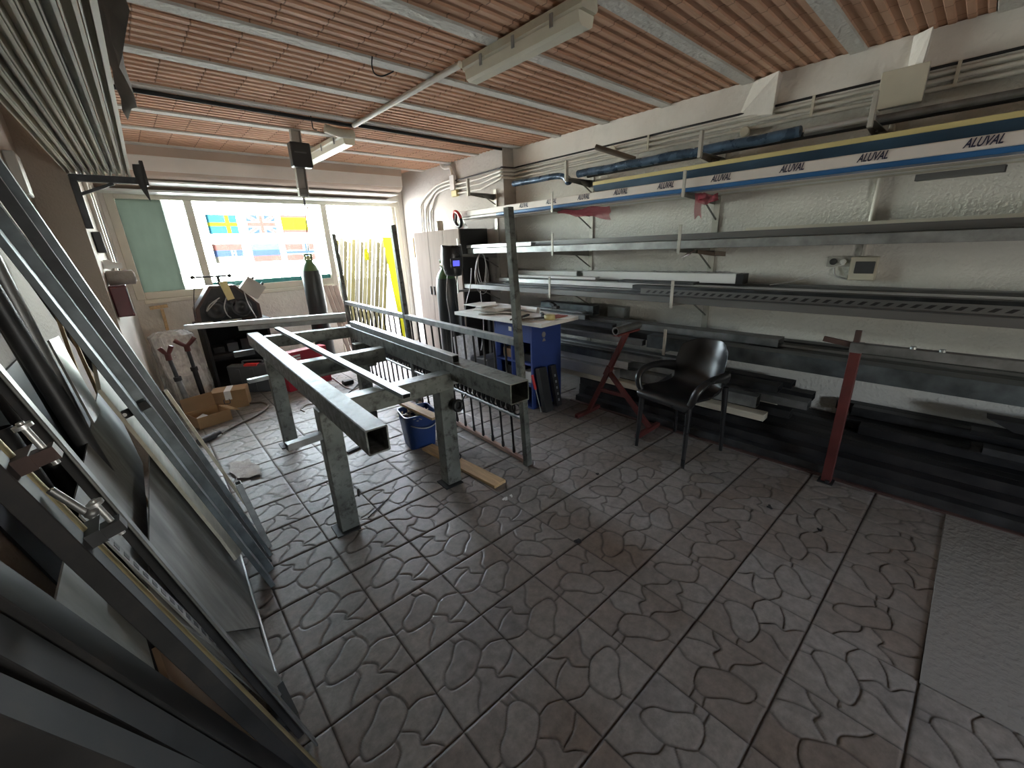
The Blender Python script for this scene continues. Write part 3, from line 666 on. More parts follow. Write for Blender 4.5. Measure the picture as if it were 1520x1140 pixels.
# ================================================================ RACK ON THE RIGHT WALL
mark = set(bpy.data.objects)
LV = {'T':2.015,'F':1.775,'E':1.435,'C':1.085,'W':.765,'K':.405}
LEN = {'T':.35,'F':.53,'E':.53,'C':.57,'W':.62,'K':.62}
def upright(y, xw, levels, label, zlo, zhi=2.06):
    r = Root('rack_upright', (xw,y,zlo), label, 'rack', None)
    r.part('wall_strip', MB().box((xw-.012,y-.022,zlo),(xw-.0005,y+.022,zhi)), 'bracket')
    for k in levels:
        z = LV[k]; tip = xw-LEN[k]
        a = r.part('arm', MB().prof((xw-.012,y,z),(tip,y,z),[(-.018,-.004),(.018,-.004),(.018,0),(-.018,0)]).add([(xw-.012,y+.018,z),(xw-.012,y+.018,z-.055),(tip,y+.018,z-.02),(tip,y+.018,z),(xw-.012,y+.015,z),(xw-.012,y+.015,z-.055),(tip,y+.015,z-.02),(tip,y+.015,z)],[(0,1,2,3),(7,6,5,4),(1,5,6,2),(2,6,7,3),(0,4,5,1)]), 'bracketd')
        h = .15 if k in 'CWE' else .125
        r.sub(a, 'end_post', MB().bar((tip-.005,y,z-.03),(tip-.005,y,z+h-.0),.020,.009 if k != 'T' else .03,up=(1,0,0)), 'bracket')
        if k != 'K': r.sub(a, 'strut', MB().bar((xw-.01,y+.0,z-.155 if k != 'T' else z-.10),(xw-LEN[k]*.48,y,z-.022),.010,.010), 'bracketd')
upright(2.462, XR, 'TFECWK', 'cream rack upright on right wall just past the plaster corner', .20)
upright(1.353, XR, 'TFECWK', 'cream rack upright on right wall directly behind the plastic armchair', .20)
upright(3.58, XR2, 'TEC', 'rack upright on the white wall section beyond the plaster corner', 1.0)
upright(.507, XR, 'T', 'short top bracket below the large junction box', 1.88)
cnt = {}
def bars(level, z, rows, side='wall', rowname='lower', start=0):
    """rows: (x centre, w, h, y far, y near, material, section, noun) from the wall outwards"""
    n = len(rows)
    for i, (x, w, h, y0, y1, mt, sec, noun) in enumerate(rows):
        y0 += 0; tl = random.uniform(-.004,.004)
        p0, p1 = V(x+tl,y0,z+h/2+.0006), V(x-tl,y1,z+h/2+.0006); mb = MB()
        if sec == 'tube': mb.bar(p0,p1,w,h,hollow=.003)
        elif sec == 'flat': mb.bar(p0,p1,w,h)
        elif sec == 'round': mb.cyl(V(x,y0,z+h/2),V(x,y1,z+h/2),h/2,14,hollow=.003)
        elif sec == 'chan': mb.chan(V(x,y0,z),V(x,y1,z),w,h,.004)
        elif sec == 'angle': mb.angle(V(x+w/2,y0,z),V(x+w/2,y1,z),w,h,.004,fx=1 if True else -1)
        pos = 'nearest the wall' if i == 0 else ('outermost' if i == n-1 else ORD[i]+' from the wall')
        nm = {'tube':'steel_tube','flat':'flat_bar','round':'round_tube','chan':'channel_profile','angle':'angle_profile'}[sec]
        single(nm, mb, mt, f'{noun}, {pos} in {rowname} of the {level}', 'bar', f'bars on the {level}')
def xs(x0, ws, gap=.004):   # packs widths outwards from the wall
    out = []; x = x0
    for w in ws: out.append(x-w/2); x -= w+gap
    return out
# --- eye-level rack
ws = [.06,.05,.07,.05,.06,.08,.06]; X = xs(3.235, ws)
bars('eye-level rack', LV['E'], [(X[i],ws[i],h,y0,-1.3,mt,s,n) for i,(h,y0,mt,s,n) in enumerate([(.045,3.42,'alud','tube','dull grey tube'),(.04,3.40,'dark2','tube','dark tube'),(.045,3.43,'alud','tube','dull grey tube'),(.04,3.41,'alud','tube','long grey tube'),(.045,3.71,'galv','tube','light grey tube'),(.045,3.70,'alud','tube','dull grey profile'),(.05,3.71,'galv','tube','pale grey square-ended tube')])], rowname='lower row')
ws = [.08,.07,.08,.06]; X = xs(3.22, ws, .012)
bars('eye-level rack', LV['E']+.053, [(X[i],ws[i],h,y0,-1.3,mt,s,n) for i,(h,y0,mt,s,n) in enumerate([(.035,3.42,'alud','tube','dull grey tube'),(.04,3.4,'dark2','tube','dark steel tube'),(.035,3.70,'alud','tube','brownish grey profile'),(.04,3.71,'alud','tube','dark grey profile')])], rowname='upper row')
single('cover_strip', MB().box((3.0,-1.3,LV['E']+.095),(3.2,1.05,LV['E']+.112)), 'cream', 'cream flat strip laid on top of the eye-level rack', 'strip')
single('alu_extrusion', MB().bar((2.80,3.71,LV['E']+.072),(2.80,2.75,LV['E']+.072),.06,.03,hollow=.002), 'alu', 'bright aluminium extrusion at the far end of the eye-level rack', 'profile')
bb = MB()
for i in range(6):
    a = V(2.80+.05*random.random(),1.25+.05*i*.3,LV['E']-.035); bb.obox(a, V(.02,random.uniform(-.03,.03),random.uniform(-.012,.012)), V(.01,.02,.004), (0,0,.003))
tag(single('broken_clip', MB().obox((2.77,1.30,1.402),(.02,.035,-.012),(.015,-.01,.012),(0,0,.004)), 'rust', 'brown scrap bracket dangling under the eye-level rack arm', 'scrap'))
single('wood_offcut', MB().obox((2.84,1.22,1.405),(.05,.03,.0),(-.02,.05,.01),(0,0,.012)).obox((2.87,1.17,1.40),(.04,.05,.0),(-.03,.02,.005),(0,0,.014)), 'hose', 'dark brown offcut tucked below the eye-level rack arm', 'scrap')
# --- chest-level rack
ws = [.07,.06,.07,.06,.07,.06]; X = xs(3.235, ws)
bars('chest-level rack', LV['C'], [(X[i],ws[i],h,y0,-1.3,mt,s,n) for i,(h,y0,mt,s,n) in enumerate([(.05,3.42,'alud','tube','dull grey tube'),(.05,3.42,'alu','tube','aluminium tube'),(.05,3.40,'alud','tube','grey tube'),(.05,3.43,'alud','tube','grey tube with dark face'),(.045,3.70,'alu','tube','bright aluminium tube'),(.05,3.5,'dark2','tube','dark tube')])], rowname='lower row')
single('slotted_rail', None or MB().bar((2.735,3.71,LV['C']+.022),(2.735,-1.3,LV['C']+.022),.06,.042,hollow=.003), 'alud', 'grey profile outermost on the chest-level rack, reaching the cabinet', 'profile')
ws = [.08,.07,.07,.07]; X = xs(3.22, ws, .01)
bars('chest-level rack', LV['C']+.053, [(X[i],ws[i],h,y0,-1.3,mt,s,n) for i,(h,y0,mt,s,n) in enumerate([(.05,3.42,'alud','tube','dull grey tube'),(.04,1.95,'dark2','tube','dark grey profile'),(.04,3.45,'alu','tube','white aluminium profile'),(.035,1.78,'dark2','tube','dark grey profile')])], rowname='upper row')
sl = Root('perforated_strip', (2.765,0,LV['C']+.047), 'dark perforated strip with diagonal slots along the chest-level rack front', 'strip')
sl.part('strip', MB().box((2.748,-1.3,LV['C']+.046),(2.755,1.62,LV['C']+.086)), 'alud')
sm = MB(); y = 1.58
while y > -1.25:
    sm.add([(2.7475,y,LV['C']+.056),(2.7475,y-.022,LV['C']+.056),(2.7475,y-.044,LV['C']+.074),(2.7475,y-.022,LV['C']+.074)],[(0,1,2,3)[::-1]]); y -= .05
tag(sl.part('slots', sm, 'black'), kind='stuff')
za = LV['C']+.105
a, b = gx(780,398,3.17), gx(862,402,3.17)
single('white_profile', MB().bar((3.17,3.38,za+.03),(3.17,2.52,za+.03),.07,.055,hollow=.002), 'white', 'short white profile on top of the chest-level rack, black-ended', 'profile')
wp = Root('film_wrapped_profile', (3.12,1.7,za), 'bright white film-wrapped profile on chest-level rack with black end', 'profile')
wp.part('profile', MB().bar((3.12,2.40,za+.034),(3.12,1.10,za+.034),.09,.066,hollow=.002), 'white')
wp.part('end_cap', MB().box((3.075,1.05,za+.001),(3.165,1.098,za+.067)), 'black')
wr = MB(); P = []
for i in range(40):
    y = 1.75-i*.016; P.append([(3.072+.03*k, y, za+.071+.006*random.random()) for k in range(4)])
wp.part('loose_film', wr.grid(P), 'film')
single('white_profile', MB().bar((3.02,3.30,za+.012),(3.02,2.2,za+.012),.06,.022,hollow=.002), 'white', 'thin white profile under the white ones, chest-level rack', 'profile')
single('box_section', MB().bar((2.93,1.90,za+.010),(2.93,1.30,za+.010),.09,.018), 'dark2', 'short dark flat piece on top of the chest-level rack', 'bar')
# --- waist-level rack
ws = [.08,.06,.07,.06,.08]; X = xs(3.235, ws)
bars('waist-level rack', LV['W'], [(X[i],ws[i],h,y0,-1.3,mt,s,n) for i,(h,y0,mt,s,n) in enumerate([(.06,3.3,'dark2','tube','dark tube'),(.05,3.2,'dark2','tube','dark tube'),(.05,3.35,'steel','tube','grey steel tube'),(.045,3.1,'dark2','tube','dark steel tube'),(.05,3.15,'dark','tube','blackish tube')])], rowname='lower row')
single('box_section', MB().bar((2.72,1.50,LV['W']+.045),(2.72,-1.3,LV['W']+.045),.10,.088,hollow=.004), 'bluesteel', 'large blue-grey galvanised box section at waist level behind armchair', 'box section')
single('angle_profile', MB().bar((2.70,2.60,LV['W']+.02),(2.70,1.54,LV['W']+.02),.05,.04,hollow=.003), 'steel', 'dull grey tube at waist level just left of the armchair back', 'tube')
single('flat_bar', MB().bar((2.86,2.70,LV['W']+.058),(2.86,.90,LV['W']+.058),.10,.012), 'dark2', 'flat grey bar along the top of waist-level rack behind armchair', 'bar')
single('flat_bar', MB().bar((3.0,2.75,LV['W']+.083),(3.0,.75,LV['W']+.083),.12,.05,hollow=.003), 'steel', 'wide grey section lying at waist level behind the armchair backrest', 'bar')
def loose(name, p0, p1, w, h, mt, label, cat='tube', hol=.003):
    return single(name, MB().bar(p0, p1, w, h, hollow=hol), mt, label, cat)
zt = LV['W']+.115
loose('box_section', (3.04,2.85,zt+.045),(3.04,2.22,zt+.045),.10,.085,'bluesteel','thick grey box offcut with open black end against right wall','box section')
loose('box_section', (3.16,2.15,zt+.03),(3.16,1.98,zt+.03),.09,.09,'galv','stubby galvanised box offcut beside the thick grey offcut','box section')
loose('rectangular_tube', (2.945,2.95,zt+.02),(2.945,2.28,zt+.02),.07,.04,'galv','pale rectangular tube lying just right of the blue desk top')
loose('rectangular_tube', (2.865,2.9,zt+.008),(2.865,2.18,zt+.008),.07,.045,'steel','open-ended grey tube in front of the pale rectangular tube')
loose('flat_bar', (2.78,2.5,zt-.02),(2.78,1.85,zt-.02),.06,.035,'dark2','short dark tube beside the open-ended grey tube')
# --- knee-level rack: heap of short lengths
K = LV['K']
heap = [('wood_batten',3.00,2.9,.72,0,.05,.10,'woodpale','pale wooden batten at the bottom of the knee-level heap'),
 ('steel_tube',2.88,2.8,.60,0,.05,.07,'dark2','dark tube end right of the pale batten end'),
 ('steel_tube',3.14,2.8,.70,0,.05,.09,'dark','blackish tube nearest the wall under the knee-level heap'),
 ('wood_batten',2.74,2.9,.70,0,.042,.08,'woodpale','cream batten along the front edge of the knee-level rack'),
 ('steel_tube',2.80,2.6,.77,.052,.075,.075,'galv','square grey tube above the cream batten, knee level'),
 ('steel_tube',2.90,2.7,.52,.075,.05,.09,'steel','longest grey tube in the knee-level heap'),
 ('steel_tube',3.02,2.7,.80,.052,.05,.09,'dark2','dark tube in the middle of the knee-level heap'),
 ('steel_tube',3.15,2.7,.55,.052,.05,.09,'dark','blackish tube against the wall in the knee-level heap'),
 ('steel_tube',2.712,2.75,1.76,.05,.085,.07,'alu','light galvanised tube left of the roller stand post'),
 ('steel_tube',2.96,2.7,.70,.13,.045,.09,'dark2','upper dark tube of the knee-level heap, chamfered end'),
 ('steel_tube',3.10,2.7,.66,.13,.04,.09,'dark','black tube on top of the knee-level heap by the wall'),
 ('steel_tube',2.76,2.85,1.68,.14,.06,.07,'alu','pale galvanised tube on the upper left of the knee-level heap'),
 ('steel_tube',2.85,2.8,1.30,.135,.05,.05,'galv','grey tube behind the pale galvanised tube at knee level'),
 ('steel_tube',2.70,2.6,1.80,.205,.055,.06,'bluesteel','blue-grey tube topmost beside the desk, knee level'),
 ('steel_tube',2.80,2.7,1.45,.205,.05,.06,'galv','dark tube topmost in the heap between desk and roller stand'),
 ('steel_tube',2.92,2.8,1.10,.20,.05,.08,'galv','grey tube topmost in the heap behind the roller stand')]
for nm, x, y0, y1, dz, h, w, mt, lb in heap:
    single(nm, MB().bar((x+random.uniform(-.006,.006),y0,K+dz+h/2+.001),(x+random.uniform(-.004,.004),y1,K+dz+h/2+.001),w,h,hollow=0 if 'wood' in nm else .003), mt, lb, 'batten' if 'wood' in nm else 'tube')
for i, (x, y0, z, w, h, mt, lb) in enumerate([(2.95,-.165,K+.04,.06,.035,'dark','lowest black bar stub at right picture edge, knee level'),(2.86,-.20,K+.075,.07,.035,'dark2','grey bar stub at the right edge of the knee-level rack'),(2.98,-.15,K+.115,.07,.025,'black','thin black bar poking furthest out at the right edge'),(3.05,-.19,K+.16,.09,.05,'dark','topmost black bar at the right edge with slanted end')]):
    mb = MB().bar((x,y0,z),(x,-1.3,z),w,h,hollow=.003)
    if i == 3: mb = MB().hexa([(x-w/2,-1.3,z-h/2),(x+w/2,-1.3,z-h/2),(x+w/2,y0-.10,z-h/2),(x-w/2,y0-.10,z-h/2),(x-w/2,-1.3,z+h/2),(x+w/2,-1.3,z+h/2),(x+w/2,y0,z+h/2),(x-w/2,y0,z+h/2)])
    single('steel_bar', mb, mt, lb, 'bar')
# --- film-wrapped packs on the upper rack
Fz = LV['F']; xf = 2.765
al = Root('printed_profile_pack', (2.82,1.3,Fz), 'long pack with white printed band over blue film on the upper rack', 'profile pack')
z0, z1, z2 = Fz+.001, gx(1520,214,xf).z, gx(1520,192,xf).z
al.part('printed_band', MB().bar((xf+.055,3.86,(z1+z2)/2),(xf+.055,-1.3,(z1+z2)/2),.11,z2-z1,c=.004), 'stripwhite')
al.part('blue_wrap', MB().bar((xf+.052,3.2,(z0+z1)/2),(xf+.052,-1.3,(z0+z1)/2),.108,z1-z0-.001,c=.004), 'bluefilm')
al.part('far_wrap', MB().bar((xf+.052,3.84,(z0+z1)/2),(xf+.052,3.205,(z0+z1)/2),.10,z1-z0-.003,c=.004), 'white')
for i, px in enumerate((777,818,866,921,988,1070,1175,1295,1460)):
    py_ = {777:300,818:295,866:290,921:281,988:272,1070:262,1175:250,1295:232,1460:209}[px]
    q = gx(px,py_,xf)
    al.part('lettering', lettering(MB(), 'ALUVAL', (z2-z1)*.92, (xf-.0012,q.y,(z1+z2)/2+.003), (0,-1,0), (0,0,1), .42, .62), 'ink')
yb = Root('yellow_edged_pack', (3.0,1,Fz), 'dark blue film pack with pale yellow top edge, behind printed pack', 'profile pack')
xq = 2.93; q = gx(1520,163,xq); q2 = gx(1520,173,xq); q3 = gx(880,267,xq)
yb.part('yellow_edge', MB().bar((xq+.05,q3.y,(q.z+q2.z)/2),(xq+.05,-1.3,(q.z+q2.z)/2),.10,q.z-q2.z), 'yellow')
yb.part('blue_wrap', MB().hexa([(xq,-1.3,z2-.02),(xq+.1,-1.3,z2-.02),(xq+.1,q3.y-.02,q2.z-.045),(xq,q3.y-.02,q2.z-.045),(xq,-1.3,q2.z-.0005),(xq+.1,-1.3,q2.z-.0005),(xq+.1,q3.y,q2.z-.0005),(xq,q3.y,q2.z-.0005)]), 'bluefilmd')
bars('upper rack', Fz, [(3.20,.08,.06,3.42,-1.3,'cream','tube','cream profile'),(3.11,.08,.07,3.43,-1.3,'white','tube','white wrapped profile'),(3.0,.09,.045,3.5,-1.3,'cream','tube','cream profile'),(2.925,.05,.04,3.80,-1.3,'stripwhite','tube','pinkish white profile')], rowname='back part')
single('grey_tube', MB().bar((3.06,.30,Fz-.035),(3.02,.005,Fz-.035),.05,.03,hollow=.002), 'alud', 'short grey tube hanging just below the upper rack, right side', 'tube')
# pink film rags
def rag(name, pts, mt, label, cat):
    return single(name, MB().grid(pts), mt, label, cat)
P = []
for i in range(14):
    y = 2.46-.52*i/13; w = .02+.075*(i/13)
    P.append([(2.80+.012*math.sin(i*1.3+k*2), y, 1.755-w*k/5+.008*math.sin(i*.9)) for k in range(6)])
rag('pink_film', P, 'pinkfilm', 'pink torn film hanging under the far half of printed pack', 'film')
P = [[(2.79+.006*math.sin(k), 1.305-.022*j-.002*k, 1.765-.155*k/7+(.03 if (k == 7 and j == 1) else 0)) for j in range(3)] for k in range(8)]
rag('pink_ribbon', P, 'pinkfilm', 'narrow pink film ribbon hanging beside the upper rack arm', 'film')
P = [[(2.775+.015*math.sin(i*1.7+j), 1.28-.022*i, 1.752+.012*math.sin(j*2.1+i)-.012*j) for j in range(5)] for i in range(7)]
rag('pink_knot', P, 'pinkfilm', 'crumpled pink film knot right of the upper rack arm', 'film')
# --- top rack: foil covered tubes
Tz = LV['T']
f1_ = smooth_curve([(3.05,3.25,Tz+.055),(3.05,2.95,Tz+.052),(3.05,2.68,Tz+.05),(3.05,2.58,Tz+.02),(3.04,2.53,Tz-.03)],5)
single('foil_tube', MB().tube(f1_, [.026]*(len(f1_)-6)+[.03,.032,.03,.036,.028,.012], 9), 'bluefoil', 'blue-grey foil wrapped tube with drooping end, far top bracket', 'tube')
single('foil_tube', MB().tube([(3.04,2.44+0*i,Tz+.032) if i == 0 else (3.04+.004*math.sin(i*2.2),2.44-.1*i,Tz+.032+.003*math.sin(i*1.7)) for i in range(17)], .030, 9), 'bluefoil', 'long blue foil wrapped tube across the middle top brackets', 'tube')
single('round_tube', MB().cyl((3.12,2.40,Tz+.022),(3.12,-1.3,Tz+.022),.02,12), 'dark2', 'dark round tube running along the top brackets to the right', 'tube')
single('round_tube', MB().cyl((3.04,.82,Tz+.022),(3.04,-1.3,Tz+.022),.018,12), 'steel', 'grey round tube on the top bracket under the junction box', 'tube')
single('round_tube', MB().cyl((2.97,.80,Tz+.02),(2.97,.50,Tz+.02),.014,10), 'alu', 'short bright rod resting on the top bracket tip', 'rod')
single('pipe_stub', MB().cyl((2.98,2.22,2.205),(3.10,1.94,2.085),.020,14,hollow=.004), 'hose', 'brown pipe stub slanting off the conduit run, top right', 'pipe')

fit_depth([o for o in bpy.data.objects if o not in mark])
XR, XR2, YB, ZC = XR*SC, XR2*SC, YBs, ZCs
# --- floor pile
PX = [3.06+.078*c for c in range(9)]
for row in range(5):
    n = 9-[0,1,2,5,7][row]
    for c in range(n):
        x = 3.715-c*.078-(row%2)*.01; z = row*.064; mt = ['dark','black','dark','dark2','dark'][(row*3+c) % 5]
        if x < 3.05: continue
        single('steel_tube', MB().bar((x,(2.6 if row < 3 else .5)-random.uniform(0,.25),z+.0315),(x+random.uniform(-.004,.004),-1.6,z+.0315),.074,.062,hollow=.003), mt,
            f"black tube, {'nearest the wall' if c == 0 else ORD[c]+' from the wall'} in {ORD[row]} layer of the floor pile", 'tube', 'black tubes piled on the floor')
single('flat_bar', MB().bar((3.035,2.5,.006),(3.035,-1.6,.006),.03,.011), 'rust', 'rusty flat bar on the floor along the front of the black pile', 'bar')
# ================================================================ FITTINGS ON THE RIGHT WALL
NP = [('topmost',143),('second from the top',151),('third from the top',160),('lowest',170)]
for i, (nm, py) in enumerate(NP):
    z = gx(1215,py,XR-.02).z; yc = 3.45*SC; e = min(i,2)*.04
    pts = [(XR-.036,-2.0,z),(XR-.036,1.5,z),(XR-.036,yc-.12,z),(XR-.05,yc-.04,z-.005),(XR2-.05,yc-.03,z-.01),(XR2-.022,yc+.03,z-.012),(XR2-.02,yc+.4,z-.02-.02*i),(XR2-.02,4.93,z-.03-.015*i)]
    single('conduit_pipe', MB().tube([V(p) for p in pts], .013 if i else .008, 8), 'pvc' if i else 'blackmatt', f'{"black cable" if not i else "white conduit"} along the right wall head, {nm} of the run', 'conduit', 'conduits along the wall head')
z0 = gx(1215,150,XR-.02).z
for i, (y, w) in enumerate(((.98,'above the far white disc side'),(.30,'right of the large junction box'),(2.2,'near the slanted pipe stub'))):
    single('pipe_clip', MB().box((XR-.052,y-.008,z0-.09),(XR-.0005,y+.008,z0+.035)), 'ivory', f'small white clip across conduits {w}', 'clip')
c = gx(1340,128,XR-.10)
jb = Root('junction_box', (XR,c.y,c.z-.1), 'large square grey-beige junction box high on right wall', 'junction box')
jb.part('body', MB().box((XR-.125,c.y-.10,c.z-.10),(XR-.0505,c.y+.10,c.z+.085),.006), 'greybox')
jb.part('lid', MB().box((XR-.133,c.y-.105,c.z-.105),(XR-.1255,c.y+.105,c.z+.09),.003), 'ivory')
for (px, py, lb) in ((908,222,'round white cover disc beside the slanted pipe stub'),(1105,195,'round white cover disc near the middle top bracket')):
    q = gx(px,py,XR-.07); single('cover_disc', MB().lathe((XR-.05,q.y,q.z), [(.034,0),(.036,.012),(.030,.02)], 20, (-1,0,0)).cyl((XR-.0005,q.y,q.z),(XR-.05,q.y,q.z),.02,12), 'ivory', lb, 'cover')
q = gx(1294,330,XR)
single('conduit_pipe', MB().cyl((XR-.02,q.y,1.34),(XR-.02,q.y,2.12),.017,12), 'pvc', 'vertical white conduit dropping to the wall sockets', 'conduit')
a, b = gx(1268,381,XR-.03), gx(1295,416,XR-.03)
fb = Root('fuse_box', (XR,(a.y+b.y)/2,b.z), 'small ivory fuse box with grey flap on right wall', 'fuse box')
fb.part('body', MB().box((XR-.06,min(a.y,b.y)-.01,b.z),(XR-.0005,max(a.y,b.y)+.01,a.z),.004), 'ivory')
fb.part('flap', MB().box((XR-.068,min(a.y,b.y)-.0,b.z+.045),(XR-.0605,max(a.y,b.y)-.02,a.z-.03),.003), 'toolgrey')
a, b = gx(1229,381,XR-.01), gx(1262,396,XR-.01)
so = Root('wall_socket', (XR,(a.y+b.y)/2,b.z), 'double grey wall socket with white plug left of fuse box', 'socket')
so.part('plate', MB().box((XR-.012,b.y,b.z),(XR-.0005,a.y,a.z),.003), 'greybox')
for k in (.27,.73):
    y = b.y+(a.y-b.y)*k; so.part('outlet', MB().lathe((XR-.012,y,(a.z+b.z)/2),[(.022,0),(.022,.004),(.018,.004),(.017,.001)],18,(-1,0,0)), 'toolgrey' if k > .5 else 'ivory')
yp = b.y+(a.y-b.y)*.3; zp = (a.z+b.z)/2
so.part('plug', MB().cyl((XR-.013,yp,zp),(XR-.05,yp,zp),.017,12).cyl((XR-.05,yp,zp),(XR-.062,yp-.01,zp-.015),.01,8), 'white')
single('socket_cable', MB().tube(smooth_curve([(XR-.012,a.y-.05,b.z-.002),(XR-.025,a.y-.07,b.z-.06),(XR-.02,b.y-.02,b.z-.085),(XR-.02,b.y-.06,b.z-.06)],8),.006,6), 'cable', 'grey cable loop under the wall socket', 'cable')
single('white_wire', MB().tube(smooth_curve([(XR-.06,yp-.012,zp-.018),(XR-.1,yp+.08,zp-.05),(XR-.16,yp+.22,zp-.12),(XR-.22,yp+.38,zp-.155)],8),.003,5), 'white', 'thin white wire from socket plug trailing onto the chest-level rack', 'wire')
# far wall: small box, lamp-like arch pipe, falling conduits
q = gx(672,270,XR2-.03)
single('conduit_box', MB().box((XR2-.05,q.y-.05,q.z-.10),(XR2-.0005,q.y+.05,q.z+.08),.004), 'white', 'small white box where wall conduits meet, above the wardrobe', 'junction box')
single('wall_switch', MB().box((XR2-.05,q.y-.09,q.z-.18),(XR2-.0005,q.y+.03,q.z-.105),.006), 'tapeyellow', 'yellowed square switch box under the white conduit box', 'switch')
single('conduit_pipe', MB().tube(smooth_curve([(XR2-.03,q.y,q.z+.07),(XR2-.03,q.y+.03,q.z+.17),(XR2-.05,q.y+.14,q.z+.185),(XR2-.06,q.y+.19,q.z+.23),(XR2-.05,q.y+.16,ZC-.0)],6),.022,8), 'pvc', 'curved yellowish pipe rising from conduit box to ceiling', 'conduit')
for i in range(3):
    y0 = q.y+.05; ye = 5.55+.13*i
    single('conduit_pipe', MB().tube(smooth_curve([(XR2-.022,y0,q.z+.03-.042*(2-i)),(XR2-.022,y0+.35,q.z-.0-.05*(2-i)),(XR2-.022,ye-.06,q.z-.16-.05*(2-i)),(XR2-.022,ye,q.z-.35),(XR2-.022,ye+.02,1.6),(XR2-.022,ye+.02,.6)],6),.015,8), 'pvc', f'painted conduit bending down behind the wardrobe, {["nearest the wardrobe","middle one","nearest the doorway"][i]}', 'conduit', 'conduits bending down by the doorway')
q = gx(613,367,XR2-.01)
single('wooden_strip', MB().box((XR2-.02,q.y-.035,q.z-.16),(XR2-.0005,q.y+.035,q.z+.14)), 'wood', 'narrow wooden strip on the white wall beside the doorway', 'strip')
# ================================================================ WARDROBE
CX0, CX1, CY0, CY1, CZ = 2.69*SC, XR2-.03, 3.72*SC, 4.63*SC, EYE+.187*SC
wd = Root('wardrobe', ((CX0+CX1)/2,(CY0+CY1)/2,0), 'tall wardrobe with pale wood doors and black side', 'wardrobe')
wd.part('carcass', MB().box((CX0+.02,CY0,0.0),(CX1,CY1,CZ),.003), 'black')
n = 3; dw = (CY1-CY0)/n
for i in range(n):
    d = wd.part('door', MB().box((CX0,CY0+dw*i+.002,.06),(CX0+.0195,CY0+dw*(i+1)-.002,CZ),.002), 'laminate')
    if i:
        y = CY0+dw*(1+1)+(.03 if i == 2 else -.05); z = gx(640,431,CX0).z
        wd.sub(d, 'handle', MB().box((CX0-.012,y,z-.055),(CX0-.0005,y+.02,z+.055),.003), 'toolgrey')
q = gx(648,334,CX0+.2)
single('white_canister', MB().lathe((CX0+.25,q.y,CZ), [(.05,0),(.05,.10),(.045,.135),(.02,.14)],16), 'ivory', 'pale canister standing on the far end of the wardrobe', 'canister')
# red and black handled saw frame, white sheet beside it
q = gx(679,326,CX0+.03); s_ = Root('handled_tool', (q.x,q.y,CZ), 'red and black D-handled tool on the near wardrobe top', 'tool')
cz = V(q.x,q.y,q.z+.005); pr1 = []; 
ring = [cz+V(.0,-.085*math.cos(t)*.75+.03*math.sin(t),.0)+V(0,0,.085*math.sin(t)) for t in [2*math.pi*i/24 for i in range(24)]]
s_.part('grip', MB().tube(ring[0:13],.02,8), 'redbright', 'red half'); s_.part('handle', MB().tube(ring[12:24]+[ring[0]],.02,8), 'black'); s_.part('brace', MB().bar(ring[5],ring[14],.03,.012), 'black')
single('plastic_sheet', MB().grid([[(CX0+.16+.03*math.sin(j*1.3), CY0+.05+.03*i, CZ+.004+(.10+.02*j)*(1-abs(i-2)/3.2)*(j/4)) for j in range(5)] for i in range(6)]), 'paper', 'white crumpled paper on the wardrobe corner beside red tool', 'paper')
# ================================================================ GAS CYLINDER + WELDING HELMET + LEADS
def cylinder(base, h, label, col):
    r = Root('gas_cylinder', base, label, 'gas cylinder'); b = V(base); R_ = .115
    r.part('body', MB().lathe(b, [(.10,0),(R_,.012),(R_,h-.19),(.105,h-.12)], 28), 'cyl')
    r.part('shoulder', MB().lathe(b, [(.105,h-.1195),(.08,h-.06),(.05,h-.025),(.040,h)], 28), col)
    r.part('valve', MB().cyl(b+V(0,0,h),b+V(0,0,h+.06),.022,12).cyl(b+V(-.05,0,h+.035),b+V(.05,0,h+.035),.012,8), 'brass')
    g = MB().torus(b+V(0,0,h+.075),(0,0,1),.05,.009,20,6).torus(b+V(0,0,h+.005),(0,0,1),.046,.008,20,6)
    for t in (.6,2.2,3.7,5.3): g.cyl(b+V(.048*math.cos(t),.048*math.sin(t),h),b+V(.05*math.cos(t),.05*math.sin(t),h+.08),.007,6)
    r.part('valve_guard', g, col); return r
q = gy(665,450,4.02); c2 = V(q.x,4.02,0)
cylinder(c2, 1.30, 'black gas cylinder with green shoulder in front of wardrobe', 'green')
q = gy(466.5,430,5.7)
cylinder((q.x,5.7,0), 1.42, 'black gas cylinder with green shoulder standing below the flags', 'green')
hc = gy(672,386,3.86)
wh = Root('welding_helmet', hc-V(0,0,.16), 'black welding helmet with lit blue visor on gas cylinder', 'welding helmet')
hf = V(-.25,-.95,-.12).normalized(); hs = V(0,0,1).cross(hf).normalized()*-1; hu = hs.cross(hf)*-1
if hu.z < 0: hu = -hu
P = []
for i in range(13):
    t = -1+2*i/12; row = []
    for j in range(13):
        a = R(-92+184*j/12); wr = .118*(1-.28*max(0,-t)**1.5-.12*max(0,t)**2); dp = .115*(1-.25*max(0,t)**2-.15*max(0,-t)**2)
        row.append(hc+hs*(wr*math.sin(a))+hf*(dp*math.cos(a)-.03+(.03 if t < -.3 else 0)*(-t))+hu*(t*.155))
    P.append(row)
hsn = wh.part('shell', MB().grid(P), 'plastic_black'); m = hsn.modifiers.new('thick','SOLIDIFY'); m.thickness = .005
vc = hc+hf*.098+hu*.0
wh.part('visor', MB().obox(vc-hu*.02, hs*.062, hf*.004, hu*.052), 'black')
wh.part('display', MB().obox(vc-hu*.02+hf*.006, hs*.036, hf*.002, hu*.028), 'screen')
wh.part('headband', MB().torus(hc-hf*.05+hu*.05, hu, .095, .008, 20, 6), 'blackmatt')
q = gy(711,374,4.06)
lp = MB()
